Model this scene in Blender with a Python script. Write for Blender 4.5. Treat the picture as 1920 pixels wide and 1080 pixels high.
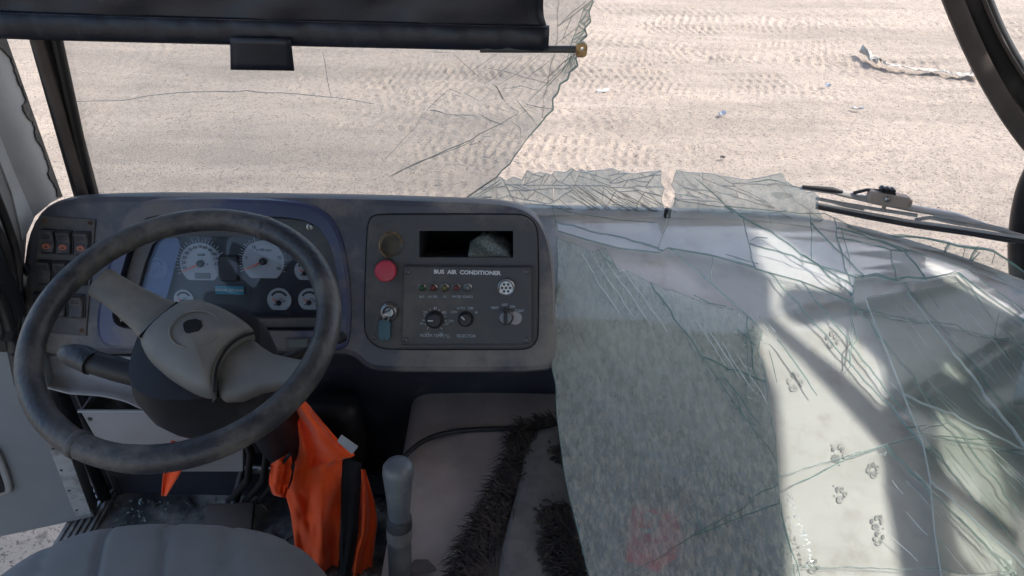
import bpy, bmesh, math, random
import numpy as np
from mathutils import Vector, Matrix
from mathutils.geometry import tessellate_polygon
from mathutils import noise as mnoise

random.seed(7)
scene = bpy.context.scene
for o in list(bpy.data.objects):
    bpy.data.objects.remove(o)
COL = scene.collection

# ------------------------------------------------------------------ camera
FPX = 1371.0                      # focal length in pixels of a 1920 wide picture
PITCH, ROLL = math.radians(35), math.radians(1.3)
EYE = Vector((0, 0, 2.35))
FWD = Vector((0, math.cos(PITCH), -math.sin(PITCH)))
_r, _u = Vector((1, 0, 0)), Vector((0, math.sin(PITCH), math.cos(PITCH)))
RIGHT = math.cos(ROLL)*_r + math.sin(ROLL)*_u
UP = -math.sin(ROLL)*_r + math.cos(ROLL)*_u
cam = bpy.data.cameras.new('camera')
cam.sensor_width = 36
cam.lens = 36*FPX/1920
cam.clip_start, cam.clip_end = 0.02, 6000
co = bpy.data.objects.new('camera', cam)
co.matrix_world = Matrix(((RIGHT.x, UP.x, -FWD.x, EYE.x), (RIGHT.y, UP.y, -FWD.y, EYE.y), (RIGHT.z, UP.z, -FWD.z, EYE.z), (0, 0, 0, 1)))
COL.objects.link(co)
scene.camera = co

# ------------------------------------------------------------------ world, sun, exposure
SUN_AZ, SUN_EL = math.radians(100), math.radians(50)      # clockwise from straight ahead
TO_SUN = Vector((math.sin(SUN_AZ)*math.cos(SUN_EL), math.cos(SUN_AZ)*math.cos(SUN_EL), math.sin(SUN_EL)))
w = bpy.data.worlds.new('World')
scene.world = w
w.use_nodes = True
nt = w.node_tree
sky = nt.nodes.new('ShaderNodeTexSky')
sky.sky_type = 'NISHITA'
sky.sun_disc = False
sky.sun_elevation = SUN_EL
sky.sun_rotation = SUN_AZ
sky.dust_density = 2.5
bg = nt.nodes['Background']
bg.inputs['Strength'].default_value = 0.15
nt.links.new(sky.outputs[0], bg.inputs['Color'])
sun = bpy.data.lights.new('sun', 'SUN')
sun.energy = 2.0
sun.angle = math.radians(0.9)
sun.color = (1.0, 0.95, 0.88)
so = bpy.data.objects.new('sun', sun)
so.rotation_euler = TO_SUN.to_track_quat('Z', 'Y').to_euler()
so.location = (8, -2, 12)
COL.objects.link(so)
scene.view_settings.view_transform = 'Standard'
scene.view_settings.look = 'None'
scene.view_settings.exposure = 1.7
scene.view_settings.gamma = 1
scene.render.engine = 'CYCLES'
cy = scene.cycles
cy.use_denoising = True
cy.max_bounces = 10
cy.transparent_max_bounces = 40
cy.diffuse_bounces = 4
cy.glossy_bounces = 4
cy.caustics_reflective = cy.caustics_refractive = False
cy.sample_clamp_indirect = 6

# ------------------------------------------------------------------ picking points of the place
def ray(px, py):
    return FWD + (px-960)/FPX*RIGHT + (540-py)/FPX*UP
def on_y(px, py, y):
    d = ray(px, py); return EYE + d*((y-EYE.y)/d.y)
def on_x(px, py, x):
    d = ray(px, py); return EYE + d*((x-EYE.x)/d.x)
def on_z(px, py, z):
    d = ray(px, py); return EYE + d*((z-EYE.z)/d.z)
def on_plane(px, py, p, n):
    d = ray(px, py); return EYE + d*((p-EYE).dot(n)/d.dot(n))
def hit(px, py, f, t0=0.6, t1=3.0):
    """first zero of f along the ray"""
    d = ray(px, py)
    n = 48; ta = t0; fa = f(EYE+d*ta)
    for i in range(1, n+1):
        tb = t0+(t1-t0)*i/n; fb = f(EYE+d*tb)
        if fa*fb <= 0:
            for _ in range(24):
                tm = .5*(ta+tb); fm = f(EYE+d*tm)
                if fa*fm <= 0: tb = tm
                else: ta, fa = tm, fm
            return EYE+d*(.5*(ta+tb))
        ta, fa = tb, fb
    return EYE+d*tb

SCREEN_MID = 0.12
def y_screen(x, z):               # the curved, raked windscreen
    k = max(0.0, (abs(x-SCREEN_MID)-.38)/.75)
    return 1.535 - .27*min(k, 1.6)**2 - .10*(z-1.5)
def f_screen(p): return p.y - y_screen(p.x, p.z)
def z_shelf(x, y): return 1.05 + .30*y
def f_sheet(off):
    def f(p):
        return p.z - (z_shelf(p.x, p.y) + off + .004*math.sin(4.1*p.x+3*p.y)*math.sin(3.3*p.y+1) + .010)
    return f

# ------------------------------------------------------------------ materials
def _n(nt, t, **k):
    n = nt.nodes.new(t)
    for a, b in k.items(): setattr(n, a, b)
    return n
def noise(nt, scale, detail=5, rough=.6, stretch=None, dist=0):
    tc = _n(nt, 'ShaderNodeTexCoord')
    v = tc.outputs['Object']
    if stretch:
        mp = _n(nt, 'ShaderNodeMapping'); mp.inputs['Scale'].default_value = stretch
        if len(stretch) and getattr(noise, 'rot', None): mp.inputs['Rotation'].default_value = noise.rot
        nt.links.new(v, mp.inputs['Vector']); v = mp.outputs[0]
    t = _n(nt, 'ShaderNodeTexNoise')
    t.inputs['Scale'].default_value = scale; t.inputs['Detail'].default_value = detail
    t.inputs['Roughness'].default_value = rough; t.inputs['Distortion'].default_value = dist
    nt.links.new(v, t.inputs['Vector'])
    return t.outputs['Fac']
def ramp(nt, fac, lo, hi, a=0.0, b=1.0):
    m = _n(nt, 'ShaderNodeMapRange'); m.interpolation_type = 'SMOOTHSTEP'
    m.inputs['From Min'].default_value = lo; m.inputs['From Max'].default_value = hi
    m.inputs['To Min'].default_value = a; m.inputs['To Max'].default_value = b
    nt.links.new(fac, m.inputs['Value']); return m.outputs[0]
def mixc(nt, fac, a, b):
    m = _n(nt, 'ShaderNodeMix', data_type='RGBA')
    for s, v in ((m.inputs[0], fac), (m.inputs[6], a), (m.inputs[7], b)):
        if hasattr(v, 'is_linked') or hasattr(v, 'links'): nt.links.new(v, s)
        elif isinstance(v, (int, float)): s.default_value = v
        else: s.default_value = (*v, 1) if len(v) == 3 else v
    return m.outputs[2]
MATS = {}
def M(name, col, rough=.6, col2=None, scale=8, lo=.42, hi=.62, dust=None, dscale=3, dlo=.45, dhi=.7, bump=0, bscale=120, bstretch=None,
      spec=.4, metal=0, stretch=None, sheen=0):
    if name in MATS: return MATS[name]
    m = bpy.data.materials.new(name); m.use_nodes = True; nt = m.node_tree
    b = nt.nodes['Principled BSDF']
    c = col
    if col2 is not None: c = mixc(nt, ramp(nt, noise(nt, scale, stretch=stretch), lo, hi), col, col2)
    if dust is not None:
        c = mixc(nt, ramp(nt, noise(nt, dscale, 8, .65), dlo, dhi), c, dust)
        r = ramp(nt, noise(nt, dscale, 8, .65), dlo, dhi, rough, min(1, rough+.3)); nt.links.new(r, b.inputs['Roughness'])
    else: b.inputs['Roughness'].default_value = rough
    if isinstance(c, tuple): b.inputs['Base Color'].default_value = (*c, 1)
    else: nt.links.new(c, b.inputs['Base Color'])
    b.inputs['Specular IOR Level'].default_value = spec
    b.inputs['Metallic'].default_value = metal
    if sheen: b.inputs['Sheen Weight'].default_value = sheen
    if bump:
        bm = _n(nt, 'ShaderNodeBump'); bm.inputs['Strength'].default_value = bump; bm.inputs['Distance'].default_value = .004
        nt.links.new(noise(nt, bscale, 4, .6, stretch=bstretch), bm.inputs['Height']); nt.links.new(bm.outputs[0], b.inputs['Normal'])
    MATS[name] = m
    return m
def glass(name, tint, dust=0.0, dust_var=0.0, dust_col=(.45, .43, .38), dscale=6, stretch=None, dlo=.4, dhi=.65, rough=.03, refl=1.0, mottle=None, even=None):
    """thin sheet: see-through body, mirror-like skin, a film of dust"""
    m = bpy.data.materials.new(name); m.use_nodes = True; nt = m.node_tree
    nt.nodes.remove(nt.nodes['Principled BSDF'])
    out = nt.nodes['Material Output']
    tr = _n(nt, 'ShaderNodeBsdfTransparent'); tr.inputs[0].default_value = (*tint, 1)
    gl = _n(nt, 'ShaderNodeBsdfGlossy'); gl.inputs['Roughness'].default_value = rough; gl.inputs[0].default_value = (refl, refl, refl, 1)
    lw = _n(nt, 'ShaderNodeLayerWeight'); lw.inputs[0].default_value = .5
    pw = _n(nt, 'ShaderNodeMath', operation='POWER'); pw.inputs[1].default_value = 5
    fr = _n(nt, 'ShaderNodeMath', operation='MULTIPLY_ADD'); fr.inputs[1].default_value = .955; fr.inputs[2].default_value = .045
    nt.links.new(lw.outputs['Facing'], pw.inputs[0]); nt.links.new(pw.outputs[0], fr.inputs[0])
    mx = _n(nt, 'ShaderNodeMixShader')
    nt.links.new(fr.outputs[0], mx.inputs[0]); nt.links.new(tr.outputs[0], mx.inputs[1]); nt.links.new(gl.outputs[0], mx.inputs[2])
    last = mx.outputs[0]
    if dust or dust_var:
        df = _n(nt, 'ShaderNodeBsdfDiffuse'); df.inputs[0].default_value = (*dust_col, 1)
        tl = _n(nt, 'ShaderNodeBsdfTranslucent'); tl.inputs[0].default_value = (*dust_col, 1)
        dm = _n(nt, 'ShaderNodeMixShader'); dm.inputs[0].default_value = .4
        nt.links.new(df.outputs[0], dm.inputs[1]); nt.links.new(tl.outputs[0], dm.inputs[2])
        f = ramp(nt, noise(nt, dscale, 8, .62, stretch=stretch), dlo, dhi, dust, dust+dust_var)
        if mottle is not None:
            df.inputs[0].default_value = (1, 1, 1, 1)
            c = mixc(nt, ramp(nt, noise(nt, dscale*1.7, 6, .7, stretch=stretch), .46, .58), dust_col, mottle)
            if even is not None:            # the dirt thins into an even film towards the front
                tc = _n(nt, 'ShaderNodeTexCoord'); sp = _n(nt, 'ShaderNodeSeparateXYZ'); nt.links.new(tc.outputs['Object'], sp.inputs[0])
                c = mixc(nt, ramp(nt, sp.outputs['Y'], even[0], even[1]), c, even[2])
            nt.links.new(c, df.inputs[0]); nt.links.new(c, tl.inputs[0])
        m2 = _n(nt, 'ShaderNodeMixShader')
        nt.links.new(f, m2.inputs[0]); nt.links.new(last, m2.inputs[1]); nt.links.new(dm.outputs[0], m2.inputs[2])
        last = m2.outputs[0]
    nt.links.new(last, out.inputs[0])
    MATS[name] = m
    return m
def half_clear(name, col, clear, rough=.3):
    m = bpy.data.materials.new(name); m.use_nodes = True; nt = m.node_tree
    b = nt.nodes['Principled BSDF']; b.inputs['Base Color'].default_value = (*col, 1); b.inputs['Roughness'].default_value = rough
    b.inputs['Alpha'].default_value = 1-clear
    MATS[name] = m
    return m

# ------------------------------------------------------------------ mesh helpers
class MB:
    def __init__(s): s.v = []; s.f = []; s.m = []; s.cur = 0
    def add(s, vs, fs, mat=None):
        o = len(s.v); s.v += [tuple(v) for v in vs]
        s.f += [[i+o for i in f] for f in fs]; s.m += [s.cur if mat is None else mat]*len(fs)
        return s
    def box(s, c, size, ax=None):
        ax = ax or (Vector((1, 0, 0)), Vector((0, 1, 0)), Vector((0, 0, 1)))
        c = Vector(c); a, b, d = [ax[i]*size[i]/2 for i in range(3)]
        vs = [c+a*i+b*j+d*k for k in (-1, 1) for j in (-1, 1) for i in (-1, 1)]
        return s.add(vs, [(0, 2, 3, 1), (4, 5, 7, 6), (0, 1, 5, 4), (2, 6, 7, 3), (0, 4, 6, 2), (1, 3, 7, 5)])
    def rbox(s, c, size, ax=None, b=.004):
        """box with a chamfer on every edge"""
        ax = ax or (Vector((1, 0, 0)), Vector((0, 1, 0)), Vector((0, 0, 1)))
        bm = bmesh.new(); bmesh.ops.create_cube(bm, size=1)
        for v in bm.verts: v.co = Vector((v.co.x*size[0], v.co.y*size[1], v.co.z*size[2]))
        bmesh.ops.bevel(bm, geom=list(bm.edges), offset=b, segments=2, profile=.5, affect='EDGES')
        c = Vector(c); bm.verts.index_update()
        vs = [c+ax[0]*v.co.x+ax[1]*v.co.y+ax[2]*v.co.z for v in bm.verts]
        fs = [[v.index for v in f.verts] for f in bm.faces]; bm.free()
        return s.add(vs, fs)
    def tube(s, pts, rad, n=10, cap=True, flat=None):
        pts = [Vector(p) for p in pts]; rads = rad if isinstance(rad, (list, tuple)) else [rad]*len(pts)
        rings = []; prev = None
        for i, p in enumerate(pts):
            t = (pts[min(i+1, len(pts)-1)]-pts[max(i-1, 0)]).normalized()
            if prev is None:
                a = Vector((0, 0, 1)) if abs(t.z) < .9 else Vector((1, 0, 0))
                x = t.cross(a).normalized()
            else: x = (prev - t*prev.dot(t)).normalized()
            prev = x; y = t.cross(x)
            rings.append([p + (x*math.cos(2*math.pi*k/n) + y*math.sin(2*math.pi*k/n)*(flat or 1))*rads[i] for k in range(n)])
        return s.loft(rings, cap=cap)
    def loft(s, rings, closed=True, cap=True):
        n = len(rings[0]); vs = [v for r in rings for v in r]; fs = []
        for i in range(len(rings)-1):
            for k in range(n if closed else n-1):
                a, b = i*n+k, i*n+(k+1) % n
                fs.append((a, b, b+n, a+n))
        if cap and closed:
            fs.append(list(range(n))[::-1]); fs.append([(len(rings)-1)*n+k for k in range(n)])
        return s.add(vs, fs)
    def lathe(s, base, axis, prof, n=20, cap=True):
        axis = Vector(axis).normalized()
        a = Vector((0, 0, 1)) if abs(axis.z) < .9 else Vector((1, 0, 0))
        x = axis.cross(a).normalized(); y = axis.cross(x); base = Vector(base)
        rings = [[base+axis*h+(x*math.cos(2*math.pi*k/n)+y*math.sin(2*math.pi*k/n))*r for k in range(n)] for h, r in prof]
        return s.loft(rings, cap=cap)
    def prism(s, poly, off):
        """closed polygon (3D) pushed along a vector"""
        n = len(poly); off = Vector(off)
        vs = [Vector(p) for p in poly]+[Vector(p)+off for p in poly]
        fs = [list(range(n))[::-1], [n+i for i in range(n)]] + [(i, (i+1) % n, n+(i+1) % n, n+i) for i in range(n)]
        return s.add(vs, fs)
    def build(s, name, mats, parent=None, smooth=False, fix=True):
        me = bpy.data.meshes.new(name); me.from_pydata(s.v, [], s.f)
        mats = mats if isinstance(mats, (list, tuple)) else [mats]
        for m in mats: me.materials.append(MATS[m] if isinstance(m, str) else m)
        if len(mats) > 1:
            me.polygons.foreach_set('material_index', s.m)
        if fix:
            bm = bmesh.new(); bm.from_mesh(me); bmesh.ops.recalc_face_normals(bm, faces=bm.faces); bm.to_mesh(me); bm.free()
        me.update()
        if smooth: shade(me, smooth)
        return link(bpy.data.objects.new(name, me), parent)
def shade(me, ang=40):
    me.polygons.foreach_set('use_smooth', [True]*len(me.polygons))
    if ang is not True and ang < 180:
        me.set_sharp_from_angle(angle=math.radians(ang))
def link(o, parent=None):
    COL.objects.link(o)
    if parent is not None:
        o.parent = parent; o.matrix_parent_inverse = BASE.get(parent.name, Matrix())
        BASE[o.name] = Matrix()
    return o
BASE = {}
def thing(name, label, cat, loc=(0, 0, 0), group=None):
    o = bpy.data.objects.new(name, None); o.empty_display_size = .1
    o.location = loc; COL.objects.link(o)
    BASE[o.name] = Matrix.Translation(-Vector(loc))
    return tag(o, label, cat, group)
def tag(o, label, cat=None, group=None, kind=None):
    o['label'] = label
    if cat: o['category'] = cat; o['kind'] = 'thing'
    if group: o['group'] = group
    if kind: o['kind'] = kind
    return o
def chaikin(p, k=2, closed=True):
    p = [tuple(q) for q in p]
    for _ in range(k):
        q = []; n = len(p)
        if not closed: q.append(p[0])
        for i in range(n if closed else n-1):
            a, b = p[i], p[(i+1) % n]
            q.append(tuple(.75*x+.25*y for x, y in zip(a, b))); q.append(tuple(.25*x+.75*y for x, y in zip(a, b)))
        if not closed: q.append(p[-1])
        p = q
    return p
def area2(p): return .5*sum(p[i][0]*p[(i+1) % len(p)][1]-p[(i+1) % len(p)][0]*p[i][1] for i in range(len(p)))
def inset(p, d):
    """move a polygon's outline inwards"""
    s = 1 if area2(p) > 0 else -1; n = len(p); q = []
    for i in range(n):
        a, b, c = Vector(p[i-1]), Vector(p[i]), Vector(p[(i+1) % n])
        e, g = (b-a), (c-b)
        if e.length < 1e-9 or g.length < 1e-9: q.append(tuple(b)); continue
        n1 = Vector((-e.y, e.x)).normalized()*s; n2 = Vector((-g.y, g.x)).normalized()*s
        m = n1+n2
        if m.length < .3: m = n1
        m = m.normalized(); k = min(2.0, 1/max(.4, m.dot(n1)))
        q.append(tuple(b+m*d*k))
    return q
def plate(mb, outline, frame, w0, w1, bev=.003, holes=(), cap=True):
    """flat plate in a (u, v, w) frame with a bevelled rim and optional holes through its face"""
    o = list(outline)
    if area2(o) < 0: o = o[::-1]
    n = len(o)
    rings = [[frame(u, v, w0) for u, v in o], [frame(u, v, w1-bev) for u, v in o], [frame(u, v, w1-.3*bev) for u, v in inset(o, .35*bev)], [frame(u, v, w1) for u, v in inset(o, bev)]]
    mb.loft(rings, cap=False)
    if cap:
        loops = [inset(o, bev)]+[list(h) for h in holes]
        pts = [p for l in loops for p in l]
        tri = tessellate_polygon([[Vector((p[0], p[1], 0)) for p in l] for l in loops])
        mb.add([frame(u, v, w1) for u, v in pts], tri)
        for h in holes:
            mb.loft([[frame(u, v, w1) for u, v in h], [frame(u, v, w0) for u, v in h]], cap=False)
    return mb
def disc_uv(u, v, r, n=20, ry=None): return [(u+r*math.cos(2*math.pi*k/n), v+(ry or r)*math.sin(2*math.pi*k/n)) for k in range(n)]
def rrect(u0, v0, u1, v1, r, n=4):
    p = []
    for cx, cy, a in ((u1-r, v1-r, 0), (u0+r, v1-r, 90), (u0+r, v0+r, 180), (u1-r, v0+r, 270)):
        for k in range(n+1):
            t = math.radians(a+90*k/n); p.append((cx+r*math.cos(t), cy+r*math.sin(t)))
    return p
def text(s, size, mat, origin, X, Y, N, parent, name='lettering', align='CENTER', ext=.0004, bold=0, squeeze=1):
    c = bpy.data.curves.new(name, 'FONT'); c.body = s; c.size = size; c.align_x = align; c.align_y = 'CENTER'; c.extrude = ext; c.offset = bold
    c.resolution_u = 3
    c.materials.append(MATS[mat])
    o = bpy.data.objects.new(name, c)
    X = X*squeeze
    mw = Matrix(((X.x, Y.x, N.x, origin.x), (X.y, Y.y, N.y, origin.y), (X.z, Y.z, N.z, origin.z), (0, 0, 0, 1)))
    me = bpy.data.meshes.new_from_object(o); me.name = name; bpy.data.objects.remove(o)
    o = bpy.data.objects.new(name, me)
    COL.objects.link(o); o.parent = parent; o.matrix_parent_inverse = BASE.get(parent.name, Matrix()); o.matrix_basis = mw
    return o
def sheet(left, right, depth, nu=14, nv=20):
    """cloth between two picture outlines, each point at its own distance: depth(u, v) gives world Y"""
    def at(pl, t):
        L = [0]
        for a, b in zip(pl, pl[1:]): L.append(L[-1]+math.dist(a, b))
        d = t*L[-1]
        for i in range(len(pl)-1):
            if d <= L[i+1] or i == len(pl)-2:
                k = (d-L[i])/max(1e-6, L[i+1]-L[i]); return (pl[i][0]+(pl[i+1][0]-pl[i][0])*k, pl[i][1]+(pl[i+1][1]-pl[i][1])*k)
    vs, fs = [], []
    for j in range(nv+1):
        a, b = at(left, j/nv), at(right, j/nv)
        for i in range(nu+1):
            t = i/nu; vs.append(on_y(a[0]+(b[0]-a[0])*t, a[1]+(b[1]-a[1])*t, depth(t, j/nv)))
    for j in range(nv):
        for i in range(nu):
            k = j*(nu+1)+i; fs.append((k, k+1, k+nu+2, k+nu+1))
    return vs, fs
def solid(o, t):
    m = o.modifiers.new('thickness', 'SOLIDIFY'); m.thickness = t; m.offset = 0
    return o
# ------------------------------------------------------------------ material set
M('dash_plastic', (.046, .049, .064), .46, (.064, .064, .074), 5, dust=(.185, .166, .146), dscale=4.6, dlo=.43, dhi=.66, bump=.10, bscale=400)
M('dash_blue', (.036, .044, .095), .36, (.054, .062, .105), 6, dust=(.130, .118, .115), dscale=6, dlo=.43, dhi=.66, bump=.06, bscale=300)
M('panel_grey', (.050, .051, .053), .55, (.058, .057, .056), 7, dust=(.125, .116, .105), dscale=7, dlo=.47, dhi=.74, bump=.14, bscale=700)
M('panel_black', (.012, .013, .016), .4, dust=(.07, .066, .064), dscale=9, dlo=.5, dhi=.85, bump=.12, bscale=600)
M('switch_grey', (.040, .041, .046), .5, dust=(.13, .12, .11), dscale=30, dlo=.45, dhi=.75)
M('wheel_rubber', (.017, .018, .022), .42, (.030, .030, .031), 9, dust=(.125, .111, .094), dscale=13, dlo=.40, dhi=.78, bump=.45, bscale=120, bstretch=(1, 1, .35))
M('hub_grey', (.125, .117, .102), .55, (.145, .135, .117), 6, dust=(.20, .182, .150), dscale=9, dlo=.45, dhi=.72, bump=.08, bscale=300)
M('black_rubber', (.012, .011, .011), .45, dust=(.06, .05, .044), dscale=6, dlo=.5, dhi=.8, bump=.1, bscale=90)
M('brown_rubber', (.062, .049, .043), .65, (.080, .063, .055), 12, bump=.12, bscale=140)
M('black_hole', (.003, .003, .003), .9)
M('soft_black', (.010, .010, .012), .5, dust=(.042, .039, .037), dscale=8, dlo=.5, dhi=.85)
M('vinyl_navy', (.006, .008, .015), .42, (.010, .013, .022), 4, dust=(.026, .030, .042), dscale=5, dlo=.5, dhi=.85, bump=.12, bscale=220)
M('white_paint', (.52, .53, .53), .45, (.45, .46, .46), 5, dust=(.40, .36, .31), dscale=7, dlo=.5, dhi=.85)
M('grey_trim', (.30, .30, .29), .5, (.25, .25, .245), 4, dust=(.27, .24, .20), dscale=5, dlo=.48, dhi=.8, bump=.05, bscale=200)
M('pale_trim', (.27, .26, .255), .55, (.23, .22, .215), 5, dust=(.23, .20, .17), dscale=6, dlo=.5, dhi=.8)
M('door_grey', (.20, .212, .218), .5, (.18, .19, .196), 3, dust=(.23, .22, .20), dscale=4, dlo=.5, dhi=.85, bump=.05, bscale=300)
M('peeled', (.055, .050, .046), .8, (.10, .088, .075), 30)
M('shelf_white', (.50, .482, .458), .5, (.46, .443, .42), 6, dust=(.39, .36, .325), dscale=14, dlo=.48, dhi=.74, bump=.03, bscale=250)
M('paw_dust', (.24, .24, .24), .8, (.44, .425, .40), 120, lo=.42, hi=.60)
M('engine_brown', (.29, .235, .21), .7, (.24, .195, .175), 5, dust=(.33, .28, .25), dscale=12, dlo=.45, dhi=.8, bump=.15, bscale=300)
M('floor_black', (.045, .044, .044), .7, dust=(.30, .27, .24), dscale=6, dlo=.34, dhi=.62, bump=.2, bscale=150)
M('riser_blue', (.018, .019, .026), .5, dust=(.08, .075, .07), dscale=9, dlo=.5, dhi=.8)
M('aluminium', (.46, .47, .47), .5, (.25, .25, .245), 20, dust=(.27, .24, .20), dscale=14, metal=.5)
M('steel', (.32, .32, .31), .35, (.22, .21, .19), 40, metal=.9)
M('dark_steel', (.10, .10, .10), .4, metal=.7)
M('rust', (.10, .055, .035), .8, (.06, .035, .025), 60)
M('brass', (.36, .25, .12), .4, (.16, .10, .05), 60, metal=.7)
M('brown_plastic', (.060, .045, .022), .35, (.035, .025, .014), 50)
M('red_plastic', (.42, .035, .060), .45, dust=(.42, .14, .15), dscale=30, dlo=.5, dhi=.9)
M('teal_plastic', (.006, .055, .075), .35)
M('orange_cloth', (.93, .095, .007), .85, (.86, .080, .006), 6, bump=.15, bscale=500, sheen=.2)
M('black_cloth', (.012, .012, .014), .9)
M('white_tag', (.38, .38, .37), .6)
M('seat_cloth', (.160, .158, .150), .95, (.135, .134, .128), 5, dust=(.20, .185, .165), dscale=5, dlo=.5, dhi=.85, bump=.35, bscale=900, sheen=.15)
M('knob_grey', (.105, .110, .115), .45, (.075, .080, .086), 8, dust=(.20, .185, .165), dscale=25, dlo=.5, dhi=.8)
M('fur', (.018, .013, .011), .8, (.040, .028, .022), 40)
M('mat_grey', (.135, .120, .112), .95, (.105, .095, .09), 30, bump=.5, bscale=420, bstretch=(.2, 3, 1))
M('red_box', (.85, .03, .05), .5)
M('dial_white', (.36, .40, .44), .5, (.31, .35, .38), 12)
M('dial_black', (.010, .011, .013), .45)
M('cluster_face', (.010, .012, .018), .35, dust=(.045, .048, .055), dscale=20, dlo=.5, dhi=.85)
M('needle', (.70, .10, .03), .5)
M('teal_label', (.010, .19, .27), .5)
M('blue_reflection', (.10, .20, .46), .4, (.13, .24, .50), 6)
M('letter_white', (.55, .56, .56), .6)
M('letter_pale', (.38, .44, .48), .6)
M('letter_black', (.02, .02, .02), .6)
M('amber', (.30, .095, .055), .5)
M('led_green', (.02, .06, .03), .3); M('led_red', (.10, .02, .02), .3); M('led_amber', (.10, .09, .03), .3)
M('lcd', (.10, .12, .12), .3)
M('net_cloth', (.30, .31, .26), .9, (.16, .17, .14), 260, lo=.46, hi=.54)
M('plastic_wrap', (.36, .33, .285), .7, (.27, .24, .20), 20)
M('wiper_grey', (.30, .29, .28), .45, (.24, .23, .22), 20, dust=(.40, .35, .30), dscale=20, dlo=.45, dhi=.75)
M('wiper_brown', (.30, .24, .20), .7)
M('blue_plastic', (.02, .10, .55), .4)
M('litter_blue', (.30, .32, .36), .6)
M('roof_lining', (.40, .40, .39), .8)
M('sun_mask_lining', (.10, .10, .10), .8)
M('body_white', (.62, .62, .61), .4)
glass('screen_dusty', (.905, .915, .915), dust=.09, dust_var=.08, dust_col=(.62, .58, .53), dscale=3.0, dlo=.3, dhi=.75)
glass('screen_clear', (.965, .978, .972), dust=.03, dust_var=.05, dust_col=(.60, .60, .60), dscale=7)
glass('screen_green', (.955, .968, .962), dust=.02, dust_var=.03, dust_col=(.45, .47, .43), dscale=5, refl=.4)
glass('screen_layered', (.915, .938, .922), dust=.03, dust_var=.04, dust_col=(.36, .40, .35), dscale=5, refl=.25, rough=.12)
glass('screen_hazed', (.88, .915, .91), dust=.14, dust_var=.10, dust_col=(.56, .60, .615), dscale=6)
glass('screen_mottled', (.80, .84, .83), dust=.27, dust_var=.17, dust_col=(.49, .53, .51), dscale=36, stretch=(2.6, 1, 1), dlo=.34, dhi=.66, mottle=(.76, .74, .62), even=(.84, 1.2, (.68, .70, .61)))
half_clear('edge_teal', (.16, .30, .27), .38, .15)
half_clear('edge_soft', (.36, .50, .45), .5, .12)
half_clear('crack_dark', (.17, .20, .205), .40, .15)
half_clear('crack_pale', (.80, .86, .82), .62, .1)
glass('fragment', (.75, .86, .82), dust=.15, dust_var=.1)
glass('lens', (.95, .96, .97), dust=.015, dust_var=.02, dust_col=(.4, .42, .5), dscale=9, refl=.25)

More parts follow.
